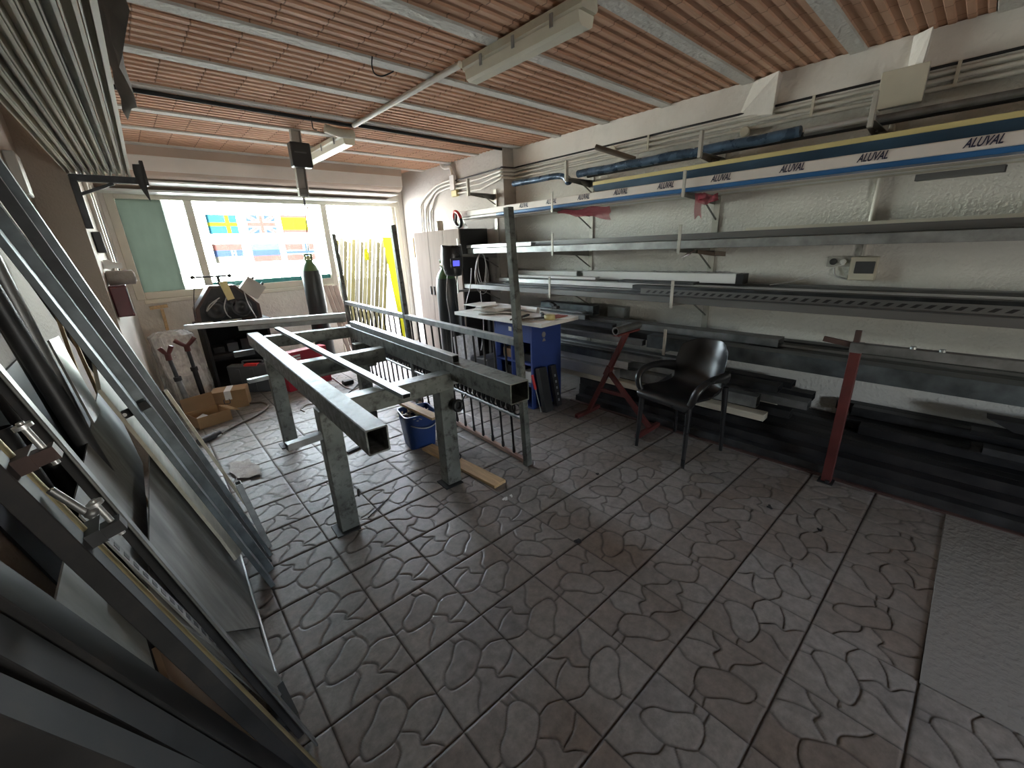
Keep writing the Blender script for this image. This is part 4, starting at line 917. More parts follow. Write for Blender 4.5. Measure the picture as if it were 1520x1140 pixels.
for k in range(4):
    pts = []
    for i in range(22):
        t = 2*math.pi*i/22; pts.append(V(q.x+(.055+.016*k)*math.sin(t)+.006*k+.012*math.sin(2*t+k), 4.02+.012*k, q.z-.20-.018*k+(.185+.018*k)*math.cos(t)))
    lp.tube(pts,.005,6,True)
single('cable_coil', lp, 'cable', 'looped grey cable coil hanging from the eye-level rack end', 'cable')
def cab(px, Yv, r, mt, label, cat='cable', name='hanging_cable'):
    single(name, MB().tube(smooth_curve([gy(x,y,Yv) for x, y in px],6),r,6), mt, label, cat)
cab([(700,398),(698,425),(692,450),(688,480),(684,520)],3.95,.006,'cable','pale cable running down left of the hanging coil')
cab([(713,432),(716,460),(718,490),(714,520)],3.95,.006,'cable','pale cable running down below the hanging coil')
cab([(664,408),(663,440),(668,475),(672,525)],3.85,.005,'cable','thin pale lead down the front of cylinder by wardrobe')
cab([(678,410),(676,440),(681,470),(683,500),(676,535)],3.8,.006,'blackmatt','black lead hanging from the welding helmet')
# ================================================================ BLUE DESK
dz = .835
dk = Root('work_desk', (2.80,2.85,0), 'royal blue cubbyhole desk with white top behind the railing', 'desk')
dx0, dx1, dy0, dy1 = 2.60, 3.0, 2.60, 3.12
for nm, lo, hi in (('side_panel',(dx0,dy0,0),(dx1,dy0+.02,dz-.0005)),('side_panel',(dx0,dy1-.02,0),(dx1,dy1,dz-.0005)),('back_panel',(dx1-.02,dy0+.0205,0),(dx1-.0005,dy1-.0205,dz-.0005)),('divider',(dx0,2.87,.02),(dx1-.0205,2.89,.64)),('plinth',(dx0,dy0+.0205,0),(dx1-.0205,dy1-.0205,.02)),('drawer_front',(dx0,dy0+.0205,.645),(dx0+.02,dy1-.0205,dz-.0005))):
    dk.part(nm, MB().box(lo,hi,.0015), 'blue')
for z in (.22,.43):
    for a, b in ((dy0+.0205,2.8695),(2.8905,dy1-.0205)): dk.part('shelf', MB().box((dx0,a,z),(dx1-.0205,b,z+.018)), 'blue')
dk.part('worktop', MB().hexa([(2.485,2.37,dz),(2.98,2.37,dz),(2.98,3.62,dz),(2.485,3.62,dz),(2.485,2.37,dz+.032),(2.98,2.37,dz+.032),(2.98,3.62,dz+.032),(2.485,3.62,dz+.032)]), 'paper', 'white worktop')
dk.part('leg', MB().box((2.52,3.55,0),(2.56,3.59,dz-.001)), 'black'); dk.part('leg', MB().box((2.90,3.55,0),(2.94,3.59,dz-.001)), 'black')
e = gy(807,501,dy0-.001)
em = MB().torus((e.x,dy0-.002,e.z+.03),(0,1,0),.022,.004,18,5)
em.add([(e.x-.022,dy0-.0015,e.z-.035),(e.x+.03,dy0-.0015,e.z-.035),(e.x+.012,dy0-.0015,e.z-.008),(e.x-.006,dy0-.0015,e.z-.008)],[(0,1,2,3)])
em.add([(e.x-.018,dy0-.0015,e.z+.005),(e.x+.016,dy0-.0015,e.z+.0),(e.x+.02,dy0-.0015,e.z+.05),(e.x-.012,dy0-.0015,e.z+.055)],[(0,1,2,3)])
dk.part('emblem', em, mat('worn grey decal', (.20,.19,.21), .6))
q = gx(757,488,dx0-.001); dk.part('sticker', MB().box((dx0-.002,q.y-.02,q.z-.02),(dx0-.0005,q.y+.02,q.z+.02)), 'paper')
T = dz+.0325
for i in range(9):
    a = random.uniform(-.9,.9); p = V(2.69+random.uniform(-.05,.05), 3.24+random.uniform(-.16,.16), T+.003+.0085*i)
    single('paper_sheaf', MB().obox(p, V(math.cos(a),math.sin(a),0)*.105, V(-math.sin(a),math.cos(a),0)*.15, (0,0,.0036)), 'paper', f'white sheaf of papers on the far desk end, {ORD[i]} from the bottom', 'papers', 'papers on the desk')
single('paper_roll', MB().cyl((2.90,2.80,T+.028),(2.90,3.42,T+.028),.027,14,hollow=.004), 'paper', 'rolled white drawing along the back of the desk', 'paper')
q = gz(816,474,T); q.x = max(q.x,2.52)
single('tape_roll', MB().lathe((q.x,q.y,T),[(.030,0),(.048,0),(.048,.038),(.030,.038),(.030,0.0005)],24), 'tapeyellow', 'roll of yellow masking tape on the near desk corner', 'tape')
def plier(px, py, ang, mt, label, s=1.5):
    q = gz(px,py,T+.012); q.z = T+.0125; d = V(math.cos(ang),math.sin(ang),0); n = V(-d.y,d.x,0)
    r = Root('pliers', (q.x,q.y,T), label, 'pliers')
    for k in (1,-1): r.part('handle', MB().tube(smooth_curve([q+n*.004*k, q-d*.05*s+n*.022*k, q-d*.12*s+n*.026*k],5),[.008]*11,8), mt)
    r.part('jaw', MB().obox(q+d*.035*s, d*.04*s, n*.012, (0,0,.008)), 'dark')
plier(776,470,.3,'rust','brown-handled pliers behind the railing post on desk')
plier(793,473,-.4,'hose','brown-handled pliers beside the tape roll'); plier(806,467,.9,'black','black pliers beyond the tape roll',1.3)
q = gz(824,458,T); single('clamp_block', MB().box((q.x-.03,q.y-.05,T),(q.x+.02,q.y+.03,T+.03),.006).obox((q.x,q.y+.03,T+.04),(.02,0,.0),(0,.03,.01),(0,0,.014)), 'black', 'black clamp lying at the back of the desk top', 'clamp')
q = gz(833,470,T); single('red_folder', MB().box((q.x-.10,q.y-.03,T),(q.x+.06,q.y+.09,T+.006)), mat('reddish card', (.30,.08,.06), .6), 'flat reddish piece on the desk behind the tape roll', 'card')
# things leaning at the desk end
def leanbox(name, c, w, d, h, tilt, mt, label, cat):
    c = V(c); up = V(0,math.sin(tilt),math.cos(tilt)); n = V(0,math.cos(tilt),-math.sin(tilt)); return single(name, MB().obox(c+up*h/2, V(w/2,0,0), n*d/2, up*h/2), mt, label, cat)
q = gz(806,604); leanbox('black_box', (gy(814,604,2.46).x,2.465,.004), .10, .05, .42, .20, 'blackmatt', 'black flat case leaning on the blue desk side', 'case')
q = gz(828,596); px_ = Root('perforated_bar', (q.x,q.y,0), 'dark bar with pale perforated face leaning beside black case', 'bar')
up = V(0,math.sin(.2),math.cos(.2)); nn = V(0,math.cos(.2),-math.sin(.2)); cB = V(gy(830,598,2.48).x,2.49,.004)
px_.part('bar', MB().obox(cB+up*.20, V(.035,0,0), nn*.018, up*.20), 'dark')
for k in range(5): px_.part('hole', MB().obox(cB+up*(.06+.06*k)-nn*.0195, V(.010,0,0), nn*.001, up*.012), 'galv')
q = gz(801,608); sd = Root('screwdriver', (q.x,q.y,0), 'red-handled long screwdriver leaning against the desk', 'screwdriver')
t0, t1 = V(gy(803,607,2.5).x,2.5,.004), gy(790,557,dy0-.03); dd = (t1-t0).normalized()
sd.part('shaft', MB().cyl(t0, t0.lerp(t1,.62), .004, 8), 'galv'); sd.part('handle', MB().cyl(t0.lerp(t1,.621), t1, .013, 10), 'redbright')
leanbox('white_sheet', (2.50,3.42,.0), .30, .012, .64, .10, 'film', 'whitish crinkled sheet standing behind the railing by desk', 'sheet')
q = gy(722,525,3.3); single('grey_case', MB().box((2.50,3.14,0),(2.80,3.34,.42),.01), 'toolgrey', 'dark grey case on the floor behind the blue desk', 'case')
for i in range(4):
    c = V(2.78,[2.72,3.0,2.72,2.98][i],[.4485,.4485,.2385,.2385][i]); single('parts_box', MB().box((c.x-.13,c.y-.06,c.z),(c.x+.10,c.y+.06,c.z+.07+.02*i),.004), ['black','card','paper','toolgrey'][i], ['black box in the upper near desk cubbyhole','cardboard box in the upper far desk cubbyhole','white box in the lower near desk cubbyhole','grey box in the lower far desk cubbyhole'][i], 'box')
# ================================================================ FAR LEFT CORNER
# low black cupboard carrying the roller bending machine
bx0, bx1, by0, by1, bz = .52, 1.17, 5.62, 6.12, .80
cb = Root('low_cupboard', ((bx0+bx1)/2,(by0+by1)/2,0), 'low black open cupboard below the window', 'cupboard')
for lo, hi, nm in (((bx0,by0,0),(bx0+.03,by1,bz-.03),'side_panel'),((bx1-.03,by0,0),(bx1,by1,bz-.03),'side_panel'),((bx0+.0305,by1-.03,0),(bx1-.0305,by1,bz-.0305),'back_panel'),((bx0+.0305,by0,.42),(bx1-.0305,by1-.0305,.45),'shelf'),((bx0+.0305,by0,.08),(bx1-.0305,by1-.0305,.11),'shelf'),((bx0-.03,by0-.03,bz-.0295),(bx1+.03,by1,bz),'top')):
    cb.part(nm, MB().box(lo,hi,.002), 'blackmatt')
for k in range(4):
    single('stored_box', MB().box((bx0+.06+.14*k,by0+.12,.4505),(bx0+.17+.14*k,by0+.35,.52+.03*(k%3)),.004), ['dark','toolgrey','black','dark2'][k], f'dark box inside the low black cupboard, {ORD[k]} from the left', 'box')
# bending machine
my0, my1 = 5.66, 5.96; zt = bz+.001
def px2(x, y): return gy(x,y,my0)
A_, B_, C_, D_, E_, F_ = px2(293,476), px2(291,460), px2(311,425), px2(350,423), px2(387,451), px2(391,469)
A_.z = zt; F_.z = zt
mc = Root('rolling_machine', ((A_.x+F_.x)/2,5.8,zt), 'rusty brown roller bending machine on the low black cupboard', 'machine')
poly = [A_,F_,E_,D_,C_,B_]; n = 6
mb = MB().add([V(p.x,my0+.05,p.z) for p in poly]+[V(p.x,my1,p.z) for p in poly], [tuple(range(n)), tuple(range(n,2*n))[::-1]]+[(i,n+i,n+(i+1)%n,(i+1)%n) for i in range(n)])
bevel(mc.part('casing', mb, 'rust'), .008)
inner = [V(p.x+((A_.x+F_.x)/2-p.x)*.12, 0, p.z+(A_.z+.2-p.z)*.12) for p in poly]
mc.part('front_plate', MB().add([V(p.x,my0+.035,p.z) for p in inner]+[V(p.x,my0+.0495,p.z) for p in inner], [tuple(range(n)), tuple(range(n,2*n))[::-1]]+[(i,n+i,n+(i+1)%n,(i+1)%n) for i in range(n)]), 'dark')
for (x, y, r) in ((322,460,.105),(359,456,.105),(342,448,.06)):
    q = px2(x,y); w_ = mc.part('roller', MB().lathe((q.x,my0+.034,q.z),[(r,0),(r,.03),(r*.86,.034),(r*.86,.026),(r*.4,.026),(r*.36,.045),(.02,.045),(.02,.06),(.005,.062)],28,(0,-1,0)), 'dark2')
q0, q1 = px2(330,423), px2(326,410)
th = mc.part('spindle', MB().cyl(V(q0.x,5.8,q0.z-.02),V(q1.x,5.8,q1.z),.016,10), 'dark')
h0, h1 = px2(288,412.5), px2(344,409.5)
mc.sub(th, 'crank_bar', MB().cyl(V(h0.x,5.8,h0.z),V(h1.x,5.8,h1.z),.009,8).lathe(V(h0.x,5.8,h0.z-.02),[(.008,0),(.02,.01),(.02,.03),(.008,.04)],12).lathe(V(h1.x,5.8,h1.z-.02),[(.008,0),(.02,.01),(.02,.03),(.008,.04)],12), 'dark')
q = px2(364,429); u = V(.75,0,-.66); v = V(.66,0,.75)
mc.part('control_box', MB().obox(V(q.x+.085,my0+.06,q.z+.005), u*.105, V(0,.04,0), v*.085), 'greybox')
for k in (-.05,.06): mc.part('control_knob', MB().cyl(V(q.x+.085,my0+.06,q.z+.005)+u*k+v*.086, V(q.x+.085,my0+.06,q.z+.005)+u*k+v*.115,.015,10), 'black')
q = px2(336,431); single('power_strip', MB().obox(V(q.x,my0-.03,q.z), V(.035,0,.006), V(0,.016,0), V(-.018,0,.10)), 'tapeyellow', 'yellowed power strip hung on the front of roller machine', 'power strip')
for i, (pts, lb) in enumerate((([(336,441),(333,455),(337,467),(343,472)],'grey cable hanging from the yellowed power strip'),([(326,442),(312,452),(307,462),(316,452),(322,446)],'looped grey cable across the left machine roller'),([(362,432),(368,450),(377,466),(380,472),(372,479),(350,476)],'pale cable from the grey control box over the machine'),([(289,413),(288,430),(288,450),(290,470)],'thin dark cable hanging from the left crank end'))):
    single('machine_cable', MB().tube(smooth_curve([gy(x,y,my0-.03) for x,y in pts],6),.006 if i < 3 else .004,6), 'cable' if i < 3 else 'blackmatt', lb, 'cable')
q = px2(344,474); single('white_rod', MB().cyl((q.x-.10,my0+.02,zt+.012),(q.x+.10,my0+.015,zt+.012),.012,10), 'white', 'short white rod in front of the roller machine', 'rod')
q = px2(305,480); single('metal_block', MB().box((q.x-.09,5.60,zt),(q.x+.07,5.652,zt+.035),.004), 'greybox', 'grey block on the left front of the low cupboard', 'block')
# tool case
def upright_box(name, a, b, dep, h, mt, label, cat):   # a,b ground points of the front edge
    a, b = V(a), V(b); d = (b-a).normalized(); nrm = V(-d.y,d.x,0)
    return a, b, d, nrm
ta, tb = V(.62,5.52,0), V(1.02,5.20,0); td = (tb-ta).normalized(); tn = V(-td.y,td.x,0)
if tn.y < 0: tn = -tn
tc_ = Root('tool_case', (ta+tb)/2, 'dark grey plastic tool case with red latch standing on floor', 'tool case')
cm_ = (ta+tb)/2+tn*.06
bevel(tc_.part('shell', MB().obox(cm_+V(0,0,.17), td*.25, tn*.058, (0,0,.165)), 'toolgrey'), .02, 3)
for k in (-.13,.02): tc_.part('rib', MB().obox(cm_-tn*.061+td*k+V(0,0,.16), td*.02, tn*.004, (0,0,.13)), 'toolgrey')
tc_.part('latch', MB().obox(cm_+td*.02+V(0,0,.334)-tn*.03, td*.07, tn*.032, (0,0,.012)), 'redbright')
tc_.part('handle', MB().tube(smooth_curve([cm_+td*-.08+V(0,0,.33), cm_+td*-.08+V(0,0,.37), cm_+td*.12+V(0,0,.37), cm_+td*.12+V(0,0,.33)],5),.009,8), 'toolgrey')
# clear-film wrapped white chair stack
wc = Root('wrapped_chairs', (.27,5.72,0), 'white chair bundle wrapped in crinkled clear film below window', 'wrapped bundle')
def blob(cx, cy, z, rx, ry, n=40, e=.55, am=0.):
    return [V(cx+(rx+am*math.sin(7*t+z*9)+am*.6*math.sin(13*t-z*15))*math.copysign(abs(math.cos(t))**e,math.cos(t)), cy+(ry+am*math.cos(9*t+z*7))*math.copysign(abs(math.sin(t))**e,math.sin(t)), z) for t in [2*math.pi*i/n for i in range(n)]]
core = skin(MB(), [blob(.27,5.76,0,.19,.16),blob(.27,5.76,.28,.185,.165),blob(.26,5.80,.33,.18,.10),blob(.25,5.84,.66,.17,.06),blob(.25,5.85,.72,.12,.04)], True, True)
wc.part('chair_backs', core, mat('off white resin', (.80,.79,.76), .5, 0, .06))
fl = skin(MB(), [blob(.275,5.76,.005,.225,.20,56,.7,.010),blob(.275,5.76,.15,.215,.195,56,.6,.012),blob(.27,5.76,.30,.205,.19,56,.6,.012),blob(.265,5.78,.40,.20,.165,56,.6,.012),blob(.26,5.79,.60,.195,.13,56,.6,.011),blob(.25,5.80,.72,.19,.11,56,.6,.010),blob(.25,5.82,.765,.13,.07,56,.7,.006)], False, True)
wc.part('film_wrap', fl, 'film')
# two Y headed stands
def ystand(px, base, top, label, sp):
    b, t = V(base), V(top); r = Root('support_stand', b, label, 'stand')
    r.part('base_plate', MB().cyl(b, b+V(0,0,.015), .07, 24), 'dark')
    r.part('tube', MB().cyl(b+V(0,0,.0155), b.lerp(t,.62), .024, 14), 'dark' if sp > .05 else 'steel')
    r.part('inner_tube', MB().cyl(b.lerp(t,.621), t, .017, 12), 'dark2'); r.part('collar', MB().cyl(b.lerp(t,.60), b.lerp(t,.66), .032, 14), 'dark')
    r.part('head', MB().tube([t+V(-sp,.0,.075),t+V(-sp*.45,0,.03),t,t+V(sp*.5,0,.035),t+V(sp,0,.08)],[.022,.02,.024,.02,.022],8).cyl(t-V(0,0,.05),t+V(0,0,.01),.026,12), 'red')
q = gy(277,514,5.32); ystand(0,(q.x+.02,5.32,0),(q.x,5.32,q.z),'Y-headed support stand with red fork before film-wrapped chairs',.085)
q = gy(249,527,5.0); ystand(0,(q.x+.05,5.0,0),(q.x,5.0,q.z),'shorter support stand with rusty flat head, left of red fork',.045)
q = gy(237,459,6.33); wt = Root('wooden_tee', (q.x,6.34,.9), 'pale wooden T leaning on the wall under the window', 'wooden tee')
wt.part('head', MB().bar((q.x-.085,6.33,q.z+.02),(q.x+.08,6.33,q.z+.03),.045,.035), 'wood'); wt.part('handle', MB().bar((q.x+.02,6.335,q.z-.0),(q.x+.0,6.345,q.z-.80),.045,.03,up=(1,0,0)), 'wood')
# cardboard boxes
def card(a, b, dep, h, label, open_=False):
    a, b = V(a), V(b); d = (b-a).normalized(); nrm = V(-d.y,d.x,0); w = (b-a).length; r = Root('cardboard_box', a.lerp(b,.5)+nrm*dep/2, label, 'box')
    P = lambda u, v, z: a+d*u+nrm*v+V(0,0,z)
    t = .005
    mb = MB()
    for (u0,v0,u1,v1) in ((0,0,w,t),(0,dep-t,w,dep),(0,t,t,dep-t),(w-t,t,w,dep-t)):
        mb.hexa([P(u0,v0,0),P(u1,v0,0),P(u1,v1,0),P(u0,v1,0),P(u0,v0,h),P(u1,v0,h),P(u1,v1,h),P(u0,v1,h)])
    mb.hexa([P(0,0,0),P(w,0,0),P(w,dep,0),P(0,dep,0),P(0,0,.004),P(w,0,.004),P(w,dep,.004),P(0,dep,.004)])
    if not open_: mb.hexa([P(0,0,h-.004),P(w,0,h-.004),P(w,dep,h-.004),P(0,dep,h-.004),P(0,0,h),P(w,0,h),P(w,dep,h),P(0,dep,h)])
    r.part('carton', mb, 'card')
    return r, P, w
r, P, w = card((.375,5.02,0),(.675,4.93,0),.22,.19,'closed cardboard box with black square mark beside tool case')
r.part('packing_tape', MB().hexa([P(0.12,-.001,.10),P(.18,-.001,.10),P(.18,.22,.1912),P(.12,.22,.1912),P(.12,-.001,.1915),P(.18,-.001,.1915),P(.18,.22,.192),P(.12,.22,.192)]), 'paper')
mk = P(.13,-.001,.085); dmk = (P(1,0,0)-P(0,0,0)).normalized()
r.part('printed_mark', MB().tube([mk+dmk*(.026*math.copysign(abs(math.cos(t))**.5,math.cos(t)))+V(0,0,.026*math.copysign(abs(math.sin(t))**.5,math.sin(t))) for t in [math.pi/2+.5+(2*math.pi-1.0)*i/20 for i in range(21)]],.0035,5), 'ink')
r, P, w = card((.20,4.55,0),(.47,4.62,0),.27,.11,'open cardboard box with raised flaps in front of closed box',True)
r.part('flap', MB().hexa([P(0,.27,.105),P(.27,.27,.105),P(.27,.275,.105),P(0,.275,.105),P(.0,.30,.24),P(.27,.30,.24),P(.27,.305,.24),P(0,.305,.24)]), 'cardin')
r.part('flap', MB().hexa([P(.27,.0,.105),P(.275,.0,.105),P(.275,.27,.105),P(.27,.27,.105),P(.36,.0,.07),P(.362,.0,.074),P(.362,.27,.074),P(.36,.27,.07)]), 'card')
single('paper_wad', MB().obox(P(.08,.12,.05),(.03,.015,.01),(-.015,.03,.005),(0,-.005,.03)), 'paper', 'white wad of paper inside the open cardboard box', 'paper')
single('rubber_hose', MB().tube(smooth_curve([V(p.x,p.y,.011) for p in (gz(330,645),gz(352,632),gz(374,622),gz(390,612),gz(398,604),gz(390,599),gz(372,600),gz(355,604))],8),.010,8), 'hose', 'brown hose curving over the tiles around cardboard boxes', 'hose')
q = gz(312,655); single('pipe_fitting', MB().cyl((q.x-.08,q.y-.03,.03),(q.x+.05,q.y+.05,.03),.028,14).cyl((q.x+.05,q.y+.05,.03),(q.x+.09,q.y+.075,.03),.018,12), 'toolgrey', 'dark grey cylindrical fitting on floor before the open box', 'fitting')
P = []
c0, c1, c2, c3 = gz(338,690), gz(372,684), gz(394,706), gz(350,714)
for i in range(9):
    row = []
    for j in range(9):
        u, v = i/8, j/8; p = c0.lerp(c1,u).lerp(c3.lerp(c2,u),v); p.x += .012*math.sin(9*v+3*u); p.z = .008+.012*abs(math.sin(5*u+7*v)); row.append(p)
    P.append(row)
single('floor_cloth', MB().grid(P), 'rag', 'dusty crumpled cloth on the tiles left of the bench', 'cloth')
# red case with white lettering behind the bench, trailing cables
rc_ = Root('red_case', (1.32,5.2,0), 'red case with white lettering behind the welding bench', 'case')
a = V(1.12,5.05,0); b = V(1.62,5.15,0); d = (b-a).normalized(); nr = V(-d.y,d.x,0)
rc_.part('shell', MB().obox(a.lerp(b,.5)+nr*.07+V(0,0,.225), d*.26, nr*.068, (0,0,.222)), mat('crimson case', (.33,.012,.03), .45, 0, .1))
lt = MB(); q = a.lerp(b,.28)-nr*.0005
for k in range(3): lt.obox(q+V(0,0,.40-.032*k), d*.045, nr*.001, (0,0,.010))
lt.torus(q+V(0,0,.27), nr, .034, .009, 18, 5)
rc_.part('lettering', lt, 'paper')
for i, (pts, mt, lb) in enumerate((([(472,566),(490,560),(512,575),(528,578),(540,566),(548,555)],'cable','pale cable trailing on the tiles under the bench'),([(498,575),(505,590),(520,582),(533,570)],'blackmatt','black cable loop under the bench middle'),([(427,574),(432,578),(440,573),(446,566)],'cable','white cable end beside the red case'),([(452,612),(447,608),(455,602),(470,600)],'hose','thin brown cable loop left of bench near leg'))):
    single('floor_cable', MB().tube(smooth_curve([V(p.x,p.y,.008) for p in (gz(x,y) for x,y in pts)],6),.006,6), mt, lb, 'cable')
q = gz(517,570); single('plug_block', MB().box((q.x-.06,q.y-.04,0),(q.x+.06,q.y+.04,.05),.008), 'black', 'black socket block on the floor under the bench', 'socket block')
# boards leaning by the door post, inside
for i, (x, w_) in enumerate(((483,.055),(490,.05),(497,.06))):
    a = gy(x,424,6.30); single('leaning_board', MB().bar((a.x+.10,6.02,.006),(a.x,6.30,a.z),w_,.02,up=(0,1,0)), mat('pinkish board', (.42,.33,.29), .6), f'pinkish narrow board leaning by the door post, {["left","middle","right"][i]} of three', 'board', 'boards by the door post')
# ---------------- left wall fittings
yy = 4.02; a = gy(158,426,yy); b = gy(199,469,yy)
rb = Root('red_cabinet', (.0,yy,b.z), 'dark red metal box on the left wall below the rack', 'wall box')
x0 = lw2(yy)+.002
rb.part('body', MB().box((x0,yy,b.z),(b.x+.01,yy+.32,a.z),.004), 'maroon')
rb.part('door', MB().box((x0+.006,yy-.012,b.z+.008),(b.x+.004,yy-.0005,a.z-.008),.003), 'maroon')
rb.part('hinge', MB().cyl((b.x+.003,yy-.004,b.z+.02),(b.x+.003,yy-.004,a.z-.02),.006,8), 'dark')
q = gy(168,415,yy); single('paper_bundle', MB().lathe((x0+.002,yy+.13,a.z+.052),[(.02,0),(.05,.01),(.05,.15),(.03,.16)],14,(1,0,0)), 'rag', 'brownish bundle lying on top of the dark red box', 'bundle')
q = gy(141,393,4.25); single('wall_lamp', MB().lathe((lw2(4.25)+.002,4.25,q.z),[(.03,0),(.035,.03),(.022,.05),(.02,.10)],14,(1,0,-.15)), 'white', 'small white fitting on left wall above the dark red box', 'fitting')
q = gy(131,360,4.15); single('junction_box', MB().box((lw2(4.15)+.003,4.15,q.z-.07),(lw2(4.15)+.05,4.25,q.z+.07),.005), 'toolgrey', 'dark grey box on the left wall above white fitting', 'junction box')
for i, (x, lb) in enumerate(((.0,'beside the dark grey box'),(.30,'nearer the window frame'))):
    y = 4.75+x; single('conduit_pipe', MB().cyl((lw2(y)+.018,y,1.3),(lw2(y)+.018,y,2.1),.016,10), 'pvc', f'vertical conduit on the left wall, {lb}', 'conduit')
single('wall_cable', MB().tube(smooth_curve([(lw2(5.3)+.02,5.3,1.95),(lw2(5.35)+.02,5.35,1.75),(lw2(5.32)+.02,5.32,1.6),(lw2(5.4)+.02,5.4,1.42)],6),.007,6), 'blackmatt', 'dark cord hanging down left wall beside the window frame', 'cord')
# ================================================================ STOCK LEANING ON THE LEFT WALL
def lean_pts(p1, p2, b=None, c=None, zmax=None, kx=.04):
    """axis of a piece leaning straight at the wall through two sight lines; returns floor point and top point"""
    if c is None:   # find the depth at which its foot is b metres from the axis plane
        best = None
        for k in range(400):
            y = .35+k*.012; A = gy(*p1,y); B = gy(*p2,y); m = (B.x-A.x)/(B.z-A.z+1e-9); x0 = A.x-m*A.z; e = abs(x0-(b+kx*(y-1.2)))
            if best is None or e < best[0]: best = (e,y)
        c = best[1]
    A = gy(*p1,c); B = gy(*p2,c); m = (B.x-A.x)/(B.z-A.z); x0 = A.x-m*A.z
    zt = (lw(c)+.03-x0)/m if m < -1e-3 else 2.3       # where it meets the wall
    zt = min(zt, zmax or 2.38)
    return V(x0,c,0), V(x0+m*zt,c,zt)
def lean_bar(name, p1, p2, w, h, mt, label, cat='bar', b=.1, c=None, zmax=None, hol=.003, kind='bar', zmin=0., extra=None):
    f, t = lean_pts(p1,p2,b,c,zmax); d = (t-f).normalized(); nrm = V(d.z,0,-d.x)   # nrm points into the room
    f2 = f+d*(zmin+h*.5*abs(d.x)/d.z+.003)
    mb = MB()
    if kind == 'bar': mb.bar(f2, t, w, h, up=nrm, hollow=hol)
    elif kind == 'round': mb.cyl(f2, t, w/2, 14, hollow=hol)
    elif kind == 'chan': mb.chan(f2, t, w, h, .006, up=nrm)
    elif kind == 'angle': mb.angle(f2, t, w, h, .005, up=nrm)
    o = single(name, mb, mt, label, cat); return f, t, d, nrm, o
L1 = lean_bar('rectangular_tube', (398,822),(30,292), .048,.03,'bluesteel','blue-grey tube leaning on left wall, nearest to the bench','tube',c=2.22)
L1b = lean_bar('rectangular_tube', (412,838),(335,680), .045,.028,'galv','bright grey tube leaning just behind the nearest blue-grey tube','tube',c=2.30,zmax=.42)
L2 = lean_bar('square_tube', (392,826),(28,318), .036,.035,'dark2','dark tube with bright edge, second from bench on left wall','tube',c=2.16)
L3 = lean_bar('slotted_channel', (378,818),(4,330), .055,.045,'bluesteel','wide blue-grey slotted channel leaning on left wall with lug','channel',c=2.10)
f, t, d, nrm, o = L3
o2 = lean_bar('wide_channel', (352,800),(0,352), .085,.02,'bluesteel','flat blue-grey section beside the slotted channel, left wall','channel',c=2.0)
lr = Root('lug_bracket', gy(200,608,2.05), 'small dark lug with a round hole on the leaning channel', 'bracket')
lc = gy(203,607,2.04); lu = V(.9,-.1,.30).normalized(); lv = V(-.3,0,.95).normalized()
lr.part('plate', MB().obox(lc, lu*.04, V(0,.004,0), lv*.016).cyl(lc-lu*.04-V(0,.004,0), lc-lu*.04+V(0,.004,0), .016, 14), 'dark')
lr.part('hole', MB().cyl(lc-lu*.04-V(0,.0055,0), lc-lu*.04-V(0,.0042,0), .007, 12), 'paper')
lean_bar('wood_strip', (352,730),(232,560), .04,.015,'woodpale','pale wooden strip behind the tube nearest the bench','strip',c=2.55,zmax=.9,hol=0)
# sheets: polygons traced on a leaning plane  X = b0 + k(Y-2) - m z
def sheet(name, pix, b0, m, mt, label, cat='sheet', th=.004, k=.05):
    vs = []
    for x, y in pix:
        dd = ray(x,y); tt = (b0-2*k-m*EYE)/(dd.x-k*dd.y+m*dd.z); p = EYEP+dd*tt
        if p.z < .002: p = EYEP+dd*((EYE-.002)/-dd.z)
        vs.append(p)
    nrm = V(1,-k,m).normalized(); n = len(vs)
    mb = MB().add([p for p in vs]+[p-nrm*th for p in vs], [tuple(range(n))[::-1], tuple(range(n,2*n))]+[(i,(i+1)%n,n+(i+1)%n,n+i) for i in range(n)])
    # consistent outward faces
    o = single(name, mb, mt, label, cat)
    import bmesh
    bm = bmesh.new(); bm.from_mesh(o.data); bmesh.ops.recalc_face_normals(bm, faces=bm.faces); bm.to_mesh(o.data); bm.free(); return o
sheet('plywood_plank', [(140,528),(158,540),(372,800),(352,830),(330,800),(150,578)], .115, .245, 'woodpale', 'pale plank leaning between blue-grey channel and steel sheets', 'plank', .012)
sheet('steel_sheet', [(222,668),(352,806),(386,930),(330,938),(222,835)], .085, .245, 'sheet', 'scuffed steel sheet leaning on left wall, standing nearest the plank')
sheet('steel_sheet', [(150,560),(212,688),(221,788),(221,870),(110,745),(124,690)], .03, .24, 'sheet', 'scuffed steel sheet leaning behind the first, upper edge visible')
sheet('flat_strip', [(73,505),(87,499),(150,610),(140,628)], .10, .25, 'galv', 'light flat strip standing above the two scuffed steel sheets', 'strip', .006)
sheet('steel_sheet', [(222,838),(330,940),(385,932),(428,1035),(418,1060),(222,890)], .055, .25, 'sheet', 'low steel sheet offcut leaning at the foot of left stack', 'sheet')
sheet('steel_sheet', [(80,905),(110,770),(150,800),(215,940),(243,1040),(180,1000)], .045, .23, 'sheet', 'grey steel sheet behind the sash clamp, lower left', 'sheet')
sheet('brown_panel', [(234,958),(300,1010),(420,1140),(330,1140),(266,1054)], .030, .20, 'woodbrown', 'brown plywood panel leaning at the lower left, behind sash clamp', 'panel', .012)
sheet('gap_backing', [(0,560),(60,500),(150,640),(260,900),(270,1010),(120,900),(0,780)], -.331, .0, 'dark2', 'dark sheet added behind the leaning stock to darken its gaps', 'plate', .006, .04)  # added sheet, its dark tone makes the shaded gaps between leaning pieces
